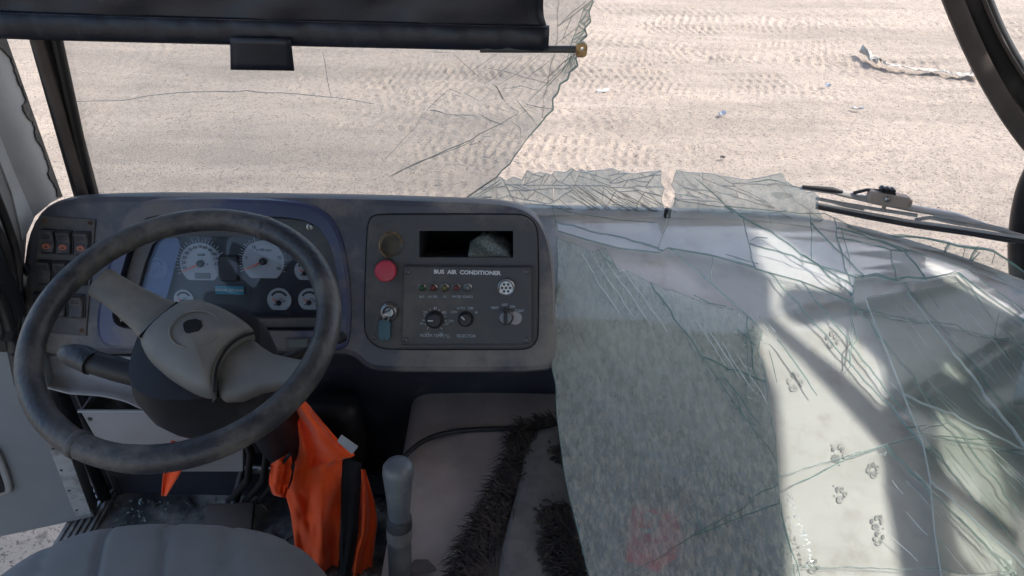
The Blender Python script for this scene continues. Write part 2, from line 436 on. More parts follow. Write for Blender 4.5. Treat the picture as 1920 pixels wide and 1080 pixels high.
# ------------------------------------------------------------------ ground
def ground():
    xs = np.concatenate([[-3000, -600, -150, -40, -16], np.arange(-9.5, -4, .045), np.arange(-4, 9.0, .0165), np.arange(9.0, 11, .06), [16, 40, 150, 600, 3000]])
    ys = np.concatenate([[-3000, -600, -150, -40, -10, -4, -1, .5], np.arange(1.2, 3.3, .05), np.arange(3.3, 7.0, .0165), np.arange(7.0, 13, .026), [15, 25, 60, 200, 800, 3000]])
    X, Y = np.meshgrid(xs, ys)
    rng = np.random.default_rng(3)
    def vnoise(X, Y, s, seed):
        r = np.random.default_rng(seed).random((256, 256)); x, y = X*s, Y*s
        i, j = np.floor(x).astype(int), np.floor(y).astype(int); fx, fy = x-i, y-j; fx = fx*fx*(3-2*fx); fy = fy*fy*(3-2*fy)
        g = lambda a, b: r[a % 256, b % 256]
        return (g(i, j)*(1-fx)+g(i+1, j)*fx)*(1-fy)+(g(i, j+1)*(1-fx)+g(i+1, j+1)*fx)*fy-.5
    H = .035*vnoise(X, Y, .8, 1)+.016*vnoise(X, Y, 3.1, 2)+.008*vnoise(X, Y, 9.7, 4)
    rough = np.clip(vnoise(X, Y, .55, 9)*2+.55, .15, 1)
    H += rough*(.010*vnoise(X, Y, 19, 5)+.010*vnoise(X, Y, 33, 6))
    # tyre tracks: lug prints pressed in rows
    tracks = [(3.75, -.07, .30, 0), (4.35, -.05, .34, 1), (5.05, -.10, .34, 0), (5.75, -.09, .36, 1), (6.3, -.13, .30, 0), (6.9, -.05, .34, 1), (7.5, -.03, .36, 0),
              (8.1, -.02, .34, 1), (8.7, -.02, .36, 0), (9.3, .0, .36, 1), (10.0, .02, .36, 0), (10.8, .02, .4, 1), (8.6, -.42, .30, 0), (9.2, -.40, .30, 1), (7.0, .30, .28, 0)]
    for k, (y0, sl, wd, par) in enumerate(tracks):
        yc = y0+sl*X+.10*np.sin(X*.45+k)
        d = (Y-yc)/wd
        inside = 1/(1+np.exp((np.abs(d)-1)*14))
        ph = X*(8.2+.5*(k % 3))*2*np.pi/2/np.pi*1.0
        lug = np.sin(2*np.pi*(X*(9.5+(k % 3)*1.4)+(1 if par else -1)*np.abs(d)*.9+1.1*vnoise(X, Y, 1.7, 30+k)+.5*vnoise(X, Y, 5, 80+k)))
        rows = .5+.5*np.cos(2*np.pi*d*2.2)
        wear = np.clip(vnoise(X, Y*2, .45, 50+k)*3.2+.30, 0, 1)*np.clip(vnoise(X, Y, 3.3, 70+k)*2.5+.75, .2, 1)
        near = np.where(X < -1.5, .45, 1)
        H += inside*wear*near*(-.008+.010*np.clip(lug*2.2-.5, -1, 1)*rows)
        H += .016*np.exp(-((np.abs(d)-1.12)/.16)**2)*wear*near
    far = np.clip((np.maximum(np.abs(X)-9, 0)+np.maximum(Y-12, 0)+np.maximum(1-Y, 0))/3, 0, 1)
    H *= 1-far
    ny, nx = X.shape
    V = np.stack([X, Y, H], -1).reshape(-1, 3)
    idx = np.arange(nx*ny).reshape(ny, nx)
    Q = np.stack([idx[:-1, :-1], idx[:-1, 1:], idx[1:, 1:], idx[1:, :-1]], -1).reshape(-1, 4)
    me = bpy.data.meshes.new('ground')
    me.vertices.add(len(V)); me.vertices.foreach_set('co', V.ravel())
    me.loops.add(Q.size); me.loops.foreach_set('vertex_index', Q.ravel().astype(np.int32))
    me.polygons.add(len(Q)); me.polygons.foreach_set('loop_start', np.arange(0, Q.size, 4, dtype=np.int32)); me.polygons.foreach_set('loop_total', np.full(len(Q), 4, np.int32))
    me.update(); me.validate()
    m = bpy.data.materials.new('sand'); m.use_nodes = True; nt = m.node_tree; b = nt.nodes['Principled BSDF']
    c = mixc(nt, ramp(nt, noise(nt, .9, 9, .7, stretch=(.28, 1.5, 1)), .36, .66), (.435, .358, .288), (.30, .251, .205))
    c = mixc(nt, ramp(nt, noise(nt, 24, 4, .7), .54, .66), c, (.25, .21, .172))
    c = mixc(nt, ramp(nt, noise(nt, 62, 3, .7), .55, .64), c, (.15, .126, .104))
    nt.links.new(c, b.inputs['Base Color']); b.inputs['Roughness'].default_value = .95; b.inputs['Specular IOR Level'].default_value = .15
    bp = _n(nt, 'ShaderNodeBump'); bp.inputs['Strength'].default_value = 1; bp.inputs['Distance'].default_value = .024
    nt.links.new(noise(nt, 60, 5, .75), bp.inputs['Height']); nt.links.new(bp.outputs[0], b.inputs['Normal'])
    me.materials.append(m)
    o = bpy.data.objects.new('ground', me); COL.objects.link(o)
    tag(o, 'pale sandy ground pressed with tyre tracks in front of the bus', kind='structure')
ground()

# ------------------------------------------------------------------ bus body
FLOOR = .90
bus = thing('bus_body', 'white bus body shell framing the driver cab, its windscreen broken', 'bus', (.12, 0, .35))
def bus_shell():
    # floor of the cab with tread ribs
    mb = MB(); mb.box((-.22, .1, FLOOR-.03), (1.49, 2.2, .06)); mb.build('floor', 'floor_black', bus)
    mb = MB()
    for i in range(22):
        for j in range(4):
            x = -.90+.045*i; y = .88+.085*j
            a = .7 if (i+j) % 2 else -.7
            mb.box((x, y, FLOOR+.0025), (.034, .007, .005), (Vector((math.cos(a), math.sin(a), 0)), Vector((-math.sin(a), math.cos(a), 0)), Vector((0, 0, 1))))
    o = mb.build('tread_ribs', 'floor_black', bus); o['kind'] = 'stuff'
    # aluminium door sill, ridge by ridge
    mb = MB(); mb.box((-.985, .2, FLOOR+.004), (.075, 2.0, .012)); sill = mb.build('door_sill', 'aluminium', bus)
    for i in range(5):
        mb = MB(); mb.box((-1.013+.014*i, .2, FLOOR+.0135), (.007, 1.99, .007)); mb.build('ridge', 'aluminium', sill)
    # riser below the dashboard
    mb = MB(); mb.box((-.45, 1.24, 1.13), (1.12, .04, .52)); mb.build('footwell_wall', 'riser_blue', bus)
    mb = MB(); mb.box((-.45, 1.19, FLOOR+.045), (1.10, .06, .085)); mb.build('footwell_step', 'riser_blue', bus)
    mb = MB(); mb.tube([(-.99, 1.20, FLOOR+.012), (-.93, 1.185, FLOOR+.012), (-.3, 1.15, FLOOR+.014)], .006, 8); mb.build('floor_cable', 'soft_black', bus, smooth=60)
    # front panel below the windscreen, outside
    n = 24; top, bot = [], []
    for i in range(n+1):
        x = -1.05+2.36*i/n; y = y_screen(x, 1.45)+.06
        top.append(Vector((x, y, 1.415))); bot.append(Vector((x, y+.02, .40)))
    mb = MB()
    mb.loft([bot, top, [p-Vector((0, .05, 0)) for p in top], [p-Vector((0, .06, 0)) for p in bot]], closed=False)
    mb.build('front_panel', 'body_white', bus, smooth=40)
    # roof, with its edge above the windscreen
    mb = MB(); mb.rbox((.16, -.24, 2.86), (2.66, 3.9, .10), b=.04); mb.build('roof', ['roof_lining'], bus, smooth=30)
    mb = MB(); mb.box((.10, 1.52, 2.74), (2.36, .06, .18)); mb.build('header', 'body_white', bus)
    # right-hand side, out of view: added panel, its openings shaped to cast the sun patches
    litpx = dict(
        A=[(1366, 407), (1420, 419), (1480, 450), (1530, 488), (1555, 510), (1602, 516), (1602, 545), (1560, 546), (1484, 540), (1474, 560), (1472, 580), (1490, 600), (1515, 612), (1532, 606), (1548, 600), (1570, 606), (1600, 622), (1670, 690), (1666, 796), (1625, 750), (1560, 690), (1500, 645), (1446, 600), (1436, 575), (1436, 545), (1432, 520), (1412, 488), (1406, 465), (1432, 458)],
        B=[(1412, 596), (1432, 604), (1520, 684), (1600, 770), (1662, 838), (1672, 930), (1704, 1090), (1712, 1150), (1448, 1150), (1458, 1000), (1456, 850), (1448, 740), (1414, 664), (1408, 630)],
        C=[(1763, 652), (1852, 747), (1808, 722), (1758, 696)],
        D=[(1745, 757), (1800, 785), (1860, 822), (1866, 845), (1885, 885), (1920, 1005), (1900, 1003), (1850, 962), (1755, 882), (1748, 830)],
        E=[(1763, 924), (1800, 945), (1912, 1043), (1912, 1120), (1860, 1110), (1790, 1040), (1771, 970)],
        F=[(1718, 488), (1760, 494), (1800, 510), (1917, 585), (1912, 602), (1870, 582), (1790, 542), (1740, 512)])
    XW = 1.45
    holes = []
    for k, pl in litpx.items():
        h = []
        for q in pl:
            d = ray(*q); t = (1.05-EYE.z)/(d.z-.3*d.y); p = EYE+d*t
            s = p+TO_SUN*((XW-p.x)/TO_SUN.x); h.append((s.y, s.z))
        holes.append(h)
    mb = MB(); plate(mb, [(-2.1, .45), (1.375, .45), (1.375, 2.83), (-2.1, 2.83)], lambda u, v, w: Vector((XW+w, u, v)), .012, -.012, .002, holes)
    mb.build('sun_mask_panel', 'sun_mask_lining', bus, fix=False)
    mb = MB(); mb.tube([(1.43, 1.41, 1.38), (1.43, 1.40, 2.0), (1.43, 1.395, 2.8)], .018, 8); mb.build('corner_pillar', 'brown_rubber', bus, smooth=60)
    # left front pillar: pale trim with peeled edge, black screen post
    XL = -.955
    out = [(-60, 60), (8, 60), (18, 90), (60, 215), (117, 369), (96, 380), (66, 405), (50, 440), (44, 520), (40, 660), (-60, 660)]
    mb = MB(); mb.prism([on_x(a, b, XL) for a, b in out], (-.03, 0, 0)); tr = mb.build('pillar_trim', 'grey_trim', bus)
    mb = MB(); mb.prism([on_x(a, b, XL+.004) for a, b in [(-60, 150), (-8, 235), (30, 330), (64, 408), (50, 440), (44, 450), (22, 360), (-12, 270), (-60, 195)]], (-.003, 0, 0)); mb.build('trim_strip', 'white_paint', tr)
    rnd = random.Random(4); a = []; b = []
    for i in range(90):
        t = i/89; x = 8+(117-8)*t; y = 62+(369-62)*t; a.append((x+1, y)); b.append((x-2-(12*max(0, math.sin(t*9+1)*math.sin(t*23)+.15*rnd.random())+3*rnd.random()), y+2*rnd.random()))
    mb = MB(); mb.prism([on_x(*q, XL+.003) for q in a+b[::-1]], (-.0025, 0, 0)); mb.build('peeled_edge', 'peeled', tr)
    for line, r in (([(-10, 360), (14, 420), (30, 470), (36, 530), (33, 600), (24, 668)], .008), ([(-30, 400), (-2, 440), (14, 490), (22, 540), (22, 600), (14, 640)], .011), ([(-20, 520), (6, 570), (24, 640), (40, 720)], .012)):
        mb = MB(); mb.tube([on_x(*q, XL+.018) for q in chaikin(line, 2, False)], r, 8); mb.build('door_seal', 'black_rubber', bus, smooth=60)
    def post(offs, xl, w, name, mat, par):
        rows = []
        mb = MB(); rings = []
        for i in range(15):
            t = i/14; y = 40+(430-40)*t
            cx = (60+(152-60)*(y-75)/285)*(1-xl)+(116+(173-116)*(y-78)/282)*xl
            p = hit(cx, y, lambda q: q.y-(y_screen(q.x, q.z)-offs))
            rings.append(p)
        mb.tube(rings, w, 10, flat=.8); return mb.build(name, mat, par, smooth=60)
    p = post(.0, .42, .028, 'screen_post', 'black_rubber', bus)
    post(.028, .18, .013, 'gasket_lip', 'brown_rubber', p)
    post(.020, .83, .013, 'gasket_lip', 'black_rubber', p)
bus_shell()
# ------------------------------------------------------------------ dashboard
DA, DB = Vector((0, 1.25, 1.687)), Vector((0, 1.10, 1.385))
DS = (DA-DB).normalized(); DX = Vector((1, 0, 0)); DN = DX.cross(DS)
if DN.y > 0: DN = -DN
def D(u, v, w=0): return DB + DX*u + DS*v + DN*w
def duv(px, py, w=0):
    p = on_plane(px, py, DB+DN*w, DN); q = p-DB
    return (q.dot(DX), q.dot(DS))
def dpoly(pts, w=0): return [duv(a, b, w) for a, b in pts]
PXM = 1.45/FPX                     # metres to a picture pixel on the dashboard
dash = thing('dashboard', 'dusty dark grey bus dashboard with gauges, switches and air conditioner panel', 'dashboard', (-.35, 1.2, 1.36))
out_px = [(40, 655), (33, 610), (33, 560), (37, 500), (45, 445), (62, 405), (88, 381), (133, 367), (187, 363), (400, 364), (633, 367), (800, 372), (900, 376), (955, 381), (990, 392), (1012, 410), (1028, 440), (1038, 485), (1043, 560), (1042, 640), (1040, 690), (1022, 701), (860, 702), (712, 701), (684, 694), (664, 674), (640, 667), (400, 666), (200, 667), (70, 670)]
cl_px = [(285, 404), (330, 402), (480, 404), (560, 408), (597, 422), (617, 450), (630, 487), (638, 547), (637, 600), (622, 618), (590, 620), (420, 619), (260, 617), (226, 613), (213, 598), (216, 570), (236, 488), (260, 420)]
slot_px = [(786, 433), (962, 433), (962, 483), (786, 483)]
body_o = chaikin(dpoly(out_px), 1)
cl_o = chaikin(dpoly(cl_px), 1)
slot_o = dpoly(slot_px)
mb = MB(); plate(mb, body_o, D, -.16, 0, .016, [cl_o, slot_o]); body = mb.build('dash_body', 'dash_plastic', dash, smooth=35)
# raised blue-grey hood round the instrument cluster
hood = chaikin(dpoly([(236, 372), (420, 369), (560, 374), (612, 392), (640, 430), (655, 490), (662, 560), (660, 630), (648, 660), (560, 660), (240, 658), (190, 650), (178, 610), (190, 540), (215, 450)]), 2)
mb = MB(); plate(mb, hood, D, -.02, .007, .010, [cl_o]); mb.build('cluster_hood', 'dash_blue', dash, smooth=35)
cl = MB(); plate(cl, inset(cl_o if area2(cl_o) > 0 else cl_o[::-1], .001), D, -.055, -.012, .004, [chaikin(dpoly([(249, 597), (250, 570), (280, 464), (302, 444), (450, 443), (583, 447), (597, 470), (604, 590), (598, 598)], -.012), 1)]).build('cluster_bezel', 'panel_grey', dash, smooth=30)
clu = MB().add([D(*p, -.045) for p in inset(cl_o, .002)], [list(range(len(cl_o)))]).build('instrument_cluster', 'cluster_face', dash)
WG = -.043
def gdisc(px, py, rpx, parent=None, flat=.80, name='gauge'):
    u, v = duv(px, py, WG); r = rpx*PXM
    pts = [(u+r*math.cos(t), max(v+r*math.sin(t), v-flat*r)) for t in [2*math.pi*k/40 for k in range(40)]]
    mb = MB(); plate(mb, pts, D, WG-.002, WG+.002, .0006)
    return mb.build(name, 'dial_white', clu), u, v, r
def ticks(g, u, v, r, a0, a1, n, l0, l1, wd, mat, name='tick_marks'):
    mb = MB()
    for i in range(n+1):
        a = math.radians(a0+(a1-a0)*i/n); c, s = math.cos(a), math.sin(a)
        l = l1 if i % 2 == 0 else .5*(l0+l1)
        p = [(u+c*l0-s*wd, v+s*l0+c*wd), (u+c*l-s*wd, v+s*l+c*wd), (u+c*l+s*wd, v+s*l-c*wd), (u+c*l0+s*wd, v+s*l0-c*wd)]
        mb.prism([D(*q, WG+.0022) for q in p], DN*.0006)
    return mb.build(name, mat, clu)
def needle(u, v, r, ang, hub):
    a = math.radians(ang); c, s = math.cos(a), math.sin(a)
    p = [(u-s*.0016, v+c*.0016), (u+c*r-s*.0006, v+s*r+c*.0006), (u+c*r+s*.0006, v+s*r-c*.0006), (u+s*.0016, v-c*.0016)]
    mb = MB(); mb.prism([D(*q, WG+.006) for q in p], DN*.0012); mb.build('needle', 'needle', clu)
    mb = MB(); mb.lathe(D(u, v, WG+.002), DN, [(0, hub), (.005, hub), (.007, hub*.7)], 16); mb.build('needle_hub', 'dial_black', clu, smooth=40)
def gtext(s, u, v, size, mat='letter_black', w=WG+.0026, parent=None, squeeze=1): return text(s, size, mat, D(u, v, w), DX, DS, DN, parent or clu, squeeze=squeeze)
g, u, v, r = gdisc(377, 494, 40, name='speedometer')
ticks(g, u, v, r, 205, -5, 26, r*1.02, r*1.22, .0006, 'letter_pale')
for i, s in enumerate(['10', '20', '30', '40', '50', '60', '70', '80', '90', '100', '110', '120']):
    a = math.radians(196-17.8*i); gtext(s, u+.80*r*math.cos(a), v+.80*r*math.sin(a), .0085)
gtext('km/h', u+.05*r, v+.42*r, .0075); needle(u, v, r*1.0, 205, r*.17)
for du in (-.18, .33): MB().lathe(D(u+du*r, v-.02*r, WG+.002), DN, [(0, .0013), (.001, .0013)], 10).build('warning_lamp', 'dial_black', clu)
mb = MB(); plate(mb, rrect(u-.30*r, v-.72*r, u+.45*r, v-.44*r, .002), D, WG, WG+.003, .0005); mb.build('odometer', 'lcd', clu)
g, u, v, r = gdisc(494, 490, 40, name='tachometer')
ticks(g, u, v, r, 205, 110, 14, r*1.02, r*1.20, .0006, 'letter_pale'); ticks(g, u, v, r, 20, -25, 6, r*1.02, r*1.14, .0006, 'letter_pale')
for s, a in (('5', 168), ('10', 122), ('25', 14), ('30', -25)):
    a = math.radians(a); gtext(s, u+.80*r*math.cos(a), v+.78*r*math.sin(a), .0085)
gtext('x 100 rpm', u+.05*r, v+.55*r, .0075); needle(u, v, r*1.0, 205, r*.17)
for px, py, rp, a in ((294, 503, 21, 150), (283, 572, 20, 150), (345, 561, 19, 140), (524, 562, 23, 140), (581, 562, 22, 140), (573, 507, 21, 140)):
    g, u, v, r = gdisc(px, py, rp, flat=.86)
    mb = MB(); n = 14
    ring = [(u+rr*r*math.cos(math.radians(150-120*k/n)), v+rr*r*math.sin(math.radians(150-120*k/n))) for rr in (.78, .60) for k in range(n+1)]
    mb.prism([D(*q, WG+.0022) for q in ring[:n+1]+ring[n+1:][::-1]], DN*.0005); mb.build('scale_band', 'dial_black', clu)
    needle(u-.04*r, v-.25*r, r*.62, a, r*.22)
    gtext('1/2', u+.15*r, v+.1*r, .0052)
    MB().lathe(D(u+.42*r, v-.08*r, WG+.002), DN, [(0, .0016), (.001, .0016)], 10).build('warning_lamp', 'dial_black', clu)
    MB().lathe(D(u-.38*r, v-.42*r, WG+.002), DN, [(0, .0016), (.001, .0016)], 10).build('warning_lamp', 'dial_black', clu)
u, v = duv(430, 503, WG); mb = MB(); plate(mb, rrect(u-.0205, v-.026, u+.0205, v+.026, .006), D, WG, WG+.006, .002); mb.build('display', 'panel_black', clu, smooth=30)
mb = MB(); plate(mb, rrect(u-.018, v-.0235, u+.018, v+.0235, .005), D, WG+.006, WG+.0068, .0004); mb.build('display_screen', 'dial_black', clu)
u, v = duv(431, 544, WG); mb = MB(); plate(mb, rrect(u-.029, v-.0085, u+.029, v+.0085, .0008), D, WG, WG+.0015, .0003); tl = mb.build('name_plate', 'teal_label', clu)
text('ASHOK LEYLAND', .0074, 'letter_white', D(u, v, WG+.0018), DX, DS, DN, clu)
# blue reflection at the left of the cluster window, put in as a tinted strip
mb = MB(); mb.prism([D(*duv(a, b, -.028), -.028) for a, b in [(250, 597), (252, 572), (282, 466), (303, 446), (333, 446), (338, 462), (302, 597)]], DN*.0008); mb.build('reflection_strip', half_clear('reflection_tint', (.11, .20, .44), .62, .15), dash)
mb = MB(); mb.prism([D(*duv(a, b, -.022), -.022) for a, b in [(247, 599), (249, 570), (279, 463), (302, 442), (585, 445), (600, 470), (606, 600)]], DN*.0012); mb.build('cluster_window', 'lens', dash)
def screw(px, py, w, parent, mat='rust', rp=5):
    u, v = duv(px, py, w); mb = MB(); r = rp*PXM
    mb.lathe(D(u, v, w-.001), DN, [(0, r), (.0018, r), (.003, r*.6), (.0022, r*.35), (.0012, r*.3)], 12); return mb.build('screw', mat, parent, smooth=40)
screw(581, 425, -.012, dash, 'steel', 6.5); screw(223, 600, -.012, dash, 'steel', 6)
mb = MB(); plate(mb, dpoly([(536, 634), (580, 632), (580, 654), (536, 655)], .007), D, .005, .012, .002); mb.build('small_display', 'panel_grey', dash)
mb = MB(); plate(mb, dpoly([(542, 638), (575, 637), (575, 650), (542, 651)], .012), D, .011, .0128, .0004); mb.build('display_screen', 'lcd', dash)
# rocker switch panel
swp = dpoly([(74, 404), (180, 411), (162, 630), (60, 622)], .002)
mb = MB(); plate(mb, chaikin(swp, 1) if False else swp, D, -.004, .004, .002); sw = mb.build('switch_panel', 'panel_grey', dash)
def switch(px, py, amber):
    u, v = duv(px, py, .01); fx = lambda a, b, w: D(u+a-.16*b*0, v+b, w)
    sl = .055
    fr = lambda a, b, w: D(u+a+sl*b, v+b, w)
    mb = MB(); plate(mb, rrect(-.0155, -.0245, .0155, .0245, .003), fr, .003, .0065, .001); bz = mb.build('switch_bezel', 'panel_black', sw)
    mb = MB()
    prof = [(-.022, .009), (-.019, .0165), (.0, .0115), (.019, .0185), (.022, .011)]
    rings = [[fr(x*k, b, ww) for x, ww in ((-.0125, .006), (-.0125, w-.0015), (-.0110, w), (.0110, w), (.0125, w-.0015), (.0125, .006))] for b, w in prof for k in (1,)]
    mb.loft(rings, cap=True); mb.build('rocker_switch', 'switch_grey', sw)
    if amber:
        mb = MB(); plate(mb, disc_uv(0, -.009, .0078, 14, .0062), fr, .013, .0152, .0005); mb.build('switch_symbol', 'amber', sw)
        mb = MB(); mb.prism([fr(a, b, .0153) for a, b in ((-.004, -.0115), (.004, -.0115), (0, -.0065))], DN*.0004); mb.build('symbol_mark', 'rust', sw)
    mb = MB()
    for i in range(4):
        for j in range(2): mb.box(fr(-.0066+.0044*i, .008+.0045*j, .0142+.0035*(j+.5)*.45), (.0022, .0022, .002), (DX, DS, DN))
    o = mb.build('grip_dots', 'panel_black', sw)
for px, py, am in ((89, 453, 1), (120, 455, 1), (153, 457, 1), (83, 511, 0), (114, 512, 0), (146, 514, 0), (75, 571, 0), (110, 573, 0), (143, 575, 0)): switch(px, py, am)
for q in ((84, 414), (169, 418), (153, 620), (70, 612)): screw(*q, .004, sw, 'rust', 4.5)
u, v = duv(46, 577, .0); mb = MB(); mb.lathe(D(u, v, 0), DN, [(0, .011), (.012, .010), (.014, .006)], 10); mb.box(D(u, v, .018), (.018, .006, .010), (DX, DS, DN)); mb.build('vent_knob', 'pale_trim', dash, smooth=30)
# control panel on the right
rp = chaikin(dpoly([(700, 404), (730, 402), (960, 402), (985, 404), (1004, 420), (1009, 450), (1009, 620), (1005, 642), (990, 654), (960, 655), (730, 655), (705, 650), (686, 630), (683, 600), (688, 440), (692, 414)], .002), 1)
mb = MB(); plate(mb, rp, D, -.003, .006, .004, [dpoly(slot_px, .006)]); rpan = mb.build('control_panel', 'panel_grey', dash, smooth=30)
mb = MB(); rim = [(681, 398), (1013, 398), (1016, 660), (678, 660)]
mb.tube([D(*q, .001) for q in rp]+[D(*rp[0], .001)], .0022, 6); mb.build('panel_seam', 'black_hole', rpan)
for q in ((708, 420), (990, 417), (702, 633)): screw(*q, .006, rpan, 'dark_steel', 4.5)
# slot without its radio: a real recess
us = [p[0] for p in slot_o]; vs_ = [p[1] for p in slot_o]; u0, u1, v0, v1 = min(us), max(us), min(vs_), max(vs_)
mb = MB(); b = .004
c = [(u0-b, v0-b), (u1+b, v0-b), (u1+b, v1+b), (u0-b, v1+b)]
mb.loft([[D(*p, -.002) for p in c], [D(*p, -.14) for p in c]], cap=False); mb.add([D(*p, -.14) for p in c], [(0, 1, 2, 3)]); mb.build('radio_slot', 'black_hole', rpan)
rg = MB(); n = 12
pts = []
rnd = random.Random(5)
for j in range(7):
    for i in range(n+1):
        t = i/n; uu = u0+(u1-u0)*(.52+.46*t); top = v0+(.2+.75*math.sin(math.pi*(.15+.72*t)))*(v1-v0)*.95*(1-.12*rnd.random())
        vv = v0+(top-v0)*j/6; pts.append(D(uu, vv, -.018-.05*(j/6)**1.5+.008*math.sin(7*t+j)))
rg.add(pts, [(j*(n+1)+i, j*(n+1)+i+1, (j+1)*(n+1)+i+1, (j+1)*(n+1)+i) for j in range(6) for i in range(n)])
rag = solid(rg.build('rag', 'net_cloth', smooth=180), .003); tag(rag, 'crumpled netted rag stuffed in the empty radio slot', 'rag')
def rnd_part(px, py, prof, mat, par, name, w=.006, n=22, smooth=40):
    u, v = duv(px, py, w); mb = MB(); mb.lathe(D(u, v, w), DN, [(h, r*PXM) for h, r in prof], n); return mb.build(name, mat, par, smooth=smooth), u, v
rnd_part(733, 459, [(0, 22), (.0015, 22), (.001, 18), (-.002, 14)], 'brown_plastic', rpan, 'socket_hole')
u, v = duv(733, 459, .007); rnd = random.Random(8)
mb = MB(); mb.tube([D(u+21*PXM*math.cos(a)*(1+.12*rnd.random()), v+23*PXM*math.sin(a)*(1+.1*rnd.random()), .008) for a in [2*math.pi*k/16 for k in range(13)]], .0012, 6); mb.build('broken_rim', 'brass', rpan)
rnd_part(725, 507, [(-.002, 17), (.006, 17), (.007, 20), (.016, 20), (.020, 17.5), (.0215, 11), (.022, 2)], 'red_plastic', rpan, 'red_button')
lk, ul, vl = rnd_part(731, 584, [(-.002, 17), (.004, 17), (.006, 15), (.012, 14.5), (.014, 12), (.010, 8), (.010, 2)], 'steel', rpan, 'ignition_lock')
# air conditioner unit
acp = dpoly([(757, 499), (997, 501), (997, 646), (753, 646)], .014)
mb = MB(); plate(mb, chaikin(chaikin(acp, 0), 0), D, .004, .018, .003); ac = mb.build('air_conditioner_panel', 'panel_grey', dash)
WA = .018
for q in ((765, 510), (987, 510), (761, 637), (987, 638)): screw(*q, WA, ac, 'dark_steel', 6)
def atext(s, px, py, cap, mat='letter_white', squeeze=1.0, bold=0):
    u, v = duv(px, py, WA); return text(s, cap*PXM/.70, mat, D(u, v, WA+.0006), DX, DS, DN, ac, squeeze=squeeze, bold=bold)
atext('BUS  AIR  CONDITIONER', 876, 511, 7, 'letter_white', 1.08, .0004)
for x, s, m in ((791, 'BAT', 'led_green'), (812, 'H/L PRE.', 'led_red'), (834, 'OIL', 'led_amber'), (856, 'WATER', 'led_red'), (877, 'SOURCE', 'lcd')):
    l, _, _ = rnd_part(x, 539, [(-.001, 8), (.003, 8), (.0045, 6.5), (.003, 5)], 'steel', ac, 'lamp_ring', WA)
    rnd_part(x, 539, [(0, 5), (.004, 5), (.006, 3), (.0065, .5)], m, ac, 'indicator_lamp', WA)
    atext(s, x, 556.5, 4.4, 'letter_pale', .8)
rnd_part(949, 539, [(-.001, 16), (.006, 16), (.008, 14), (.006, 12), (.006, 1)], 'steel', ac, 'round_socket', WA, 26)
for k in range(7):
    a = k*math.pi/3; q = (949+(0 if k == 6 else 7.5*math.cos(a)), 539+(0 if k == 6 else 7.5*math.sin(a)))
    rnd_part(*q, [(.005, 2.4), (.0075, 2.4), (.0072, 1)], 'rust', ac, 'socket_pin', WA, 10)
def knob(px, py, r, ang):
    k, u, v = rnd_part(px, py, [(0, r*1.05), (.003, r*1.05), (.004, r*.9), (.013, r*.82), (.015, r*.7), (.0152, .5)], 'soft_black', ac, 'knob', WA, 18, 30)
    a = math.radians(ang); mb = MB(); rr = r*PXM
    mb.prism([D(u+math.cos(a)*d*rr-math.sin(a)*e*rr, v+math.sin(a)*d*rr+math.cos(a)*e*rr, WA+.0153) for d, e in ((.1, .06), (.72, .06), (.72, -.06), (.1, -.06))], DN*.0004); mb.build('knob_pointer', 'letter_white', ac)
    return u, v
u, v = knob(815, 599, 16, 180); r = 16*PXM
mb = MB()
for i in range(13):
    a = math.radians(232-284*i/12); c_, s_ = math.cos(a), math.sin(a); l0, l1 = 1.16*r, (1.40 if i % 2 == 0 else 1.3)*r
    mb.prism([D(u+c_*l-s_*e, v+s_*l+c_*e, WA+.0002) for l, e in ((l0, .0006), (l1, .0006), (l1, -.0006), (l0, -.0006))], DN*.0004)
mb.build('tick_marks', 'letter_white', ac)
for s, dx, dy in (('17', -14, 27), ('19', -25, 8), ('21', -18, -13), ('23', 1, -21), ('25', 19, -13), ('27', 23, 8), ('29', 12, 27)): atext(s, 815+dx, 599+dy, 4.8, 'letter_pale')
u, v = knob(873, 598, 14, 135)
for s, dx, dy in (('LOW', -22, -13), ('AUTO', -9, -20), ('MID', 10, -20), ('HI', 20, -12), ('OFF', -27, 4)): atext(s, 873+dx, 598+dy, 4.4, 'letter_pale', .85)
atext('ROOM TEMP(°C)', 816, 629.5, 5.6, 'letter_pale', .92); atext('SELECTOR', 874, 630, 5.6, 'letter_pale', .95)
k, u, v = rnd_part(948, 594, [(-.001, 15), (.005, 15), (.007, 12), (.012, 11), (.012, 1)], 'dark_steel', ac, 'key_switch', WA)
rnd_part(966, 596, [(-.0005, 12.5), (.002, 12.5), (.0028, 11), (.0024, 9), (.0022, 1)], 'pale_trim', ac, 'washer_disc', WA)
mb = MB(); mb.rbox(D(u, v, WA+.017), (.0065, .026, .012), (DX, DS, DN), .0015); mb.build('switch_grip', 'soft_black', ac)
for s, dx, dy in (('HEAT', -20, -17), ('OFF', -2, -22), ('ON', 13, -19), ('START', 26, -11)): atext(s, 948+dx, 594+dy, 4.6, 'letter_pale', .88)
# key left in the lock
key = thing('ignition_key', 'key with teal plastic tag hanging in the ignition lock', 'key', D(ul, vl, .012))
mb = MB(); mb.rbox(D(ul-.004, vl+.001, .024), (.018, .0025, .018), ((DX+DS*.6).normalized(), DN.cross((DX+DS*.6).normalized()), DN), .0008); mb.build('blade', 'steel', key)
mb = MB(); mb.tube([D(ul-.004+.006*math.cos(t), vl-.007+.008*math.sin(t), .026) for t in [2*math.pi*k/14 for k in range(15)]], .0010, 6); mb.build('ring', 'steel', key)
u, v = duv(721, 618, .02); tp = rrect(-.0125, -.0215, .0125, .0215, .010)
mb = MB(); plate(mb, [(u+a, v+b) for a, b in tp], D, .0185, .0225, .0012, [disc_uv(u, v-.0165, .0022, 8, .0012)]); mb.build('tag', 'teal_plastic', key, smooth=30)
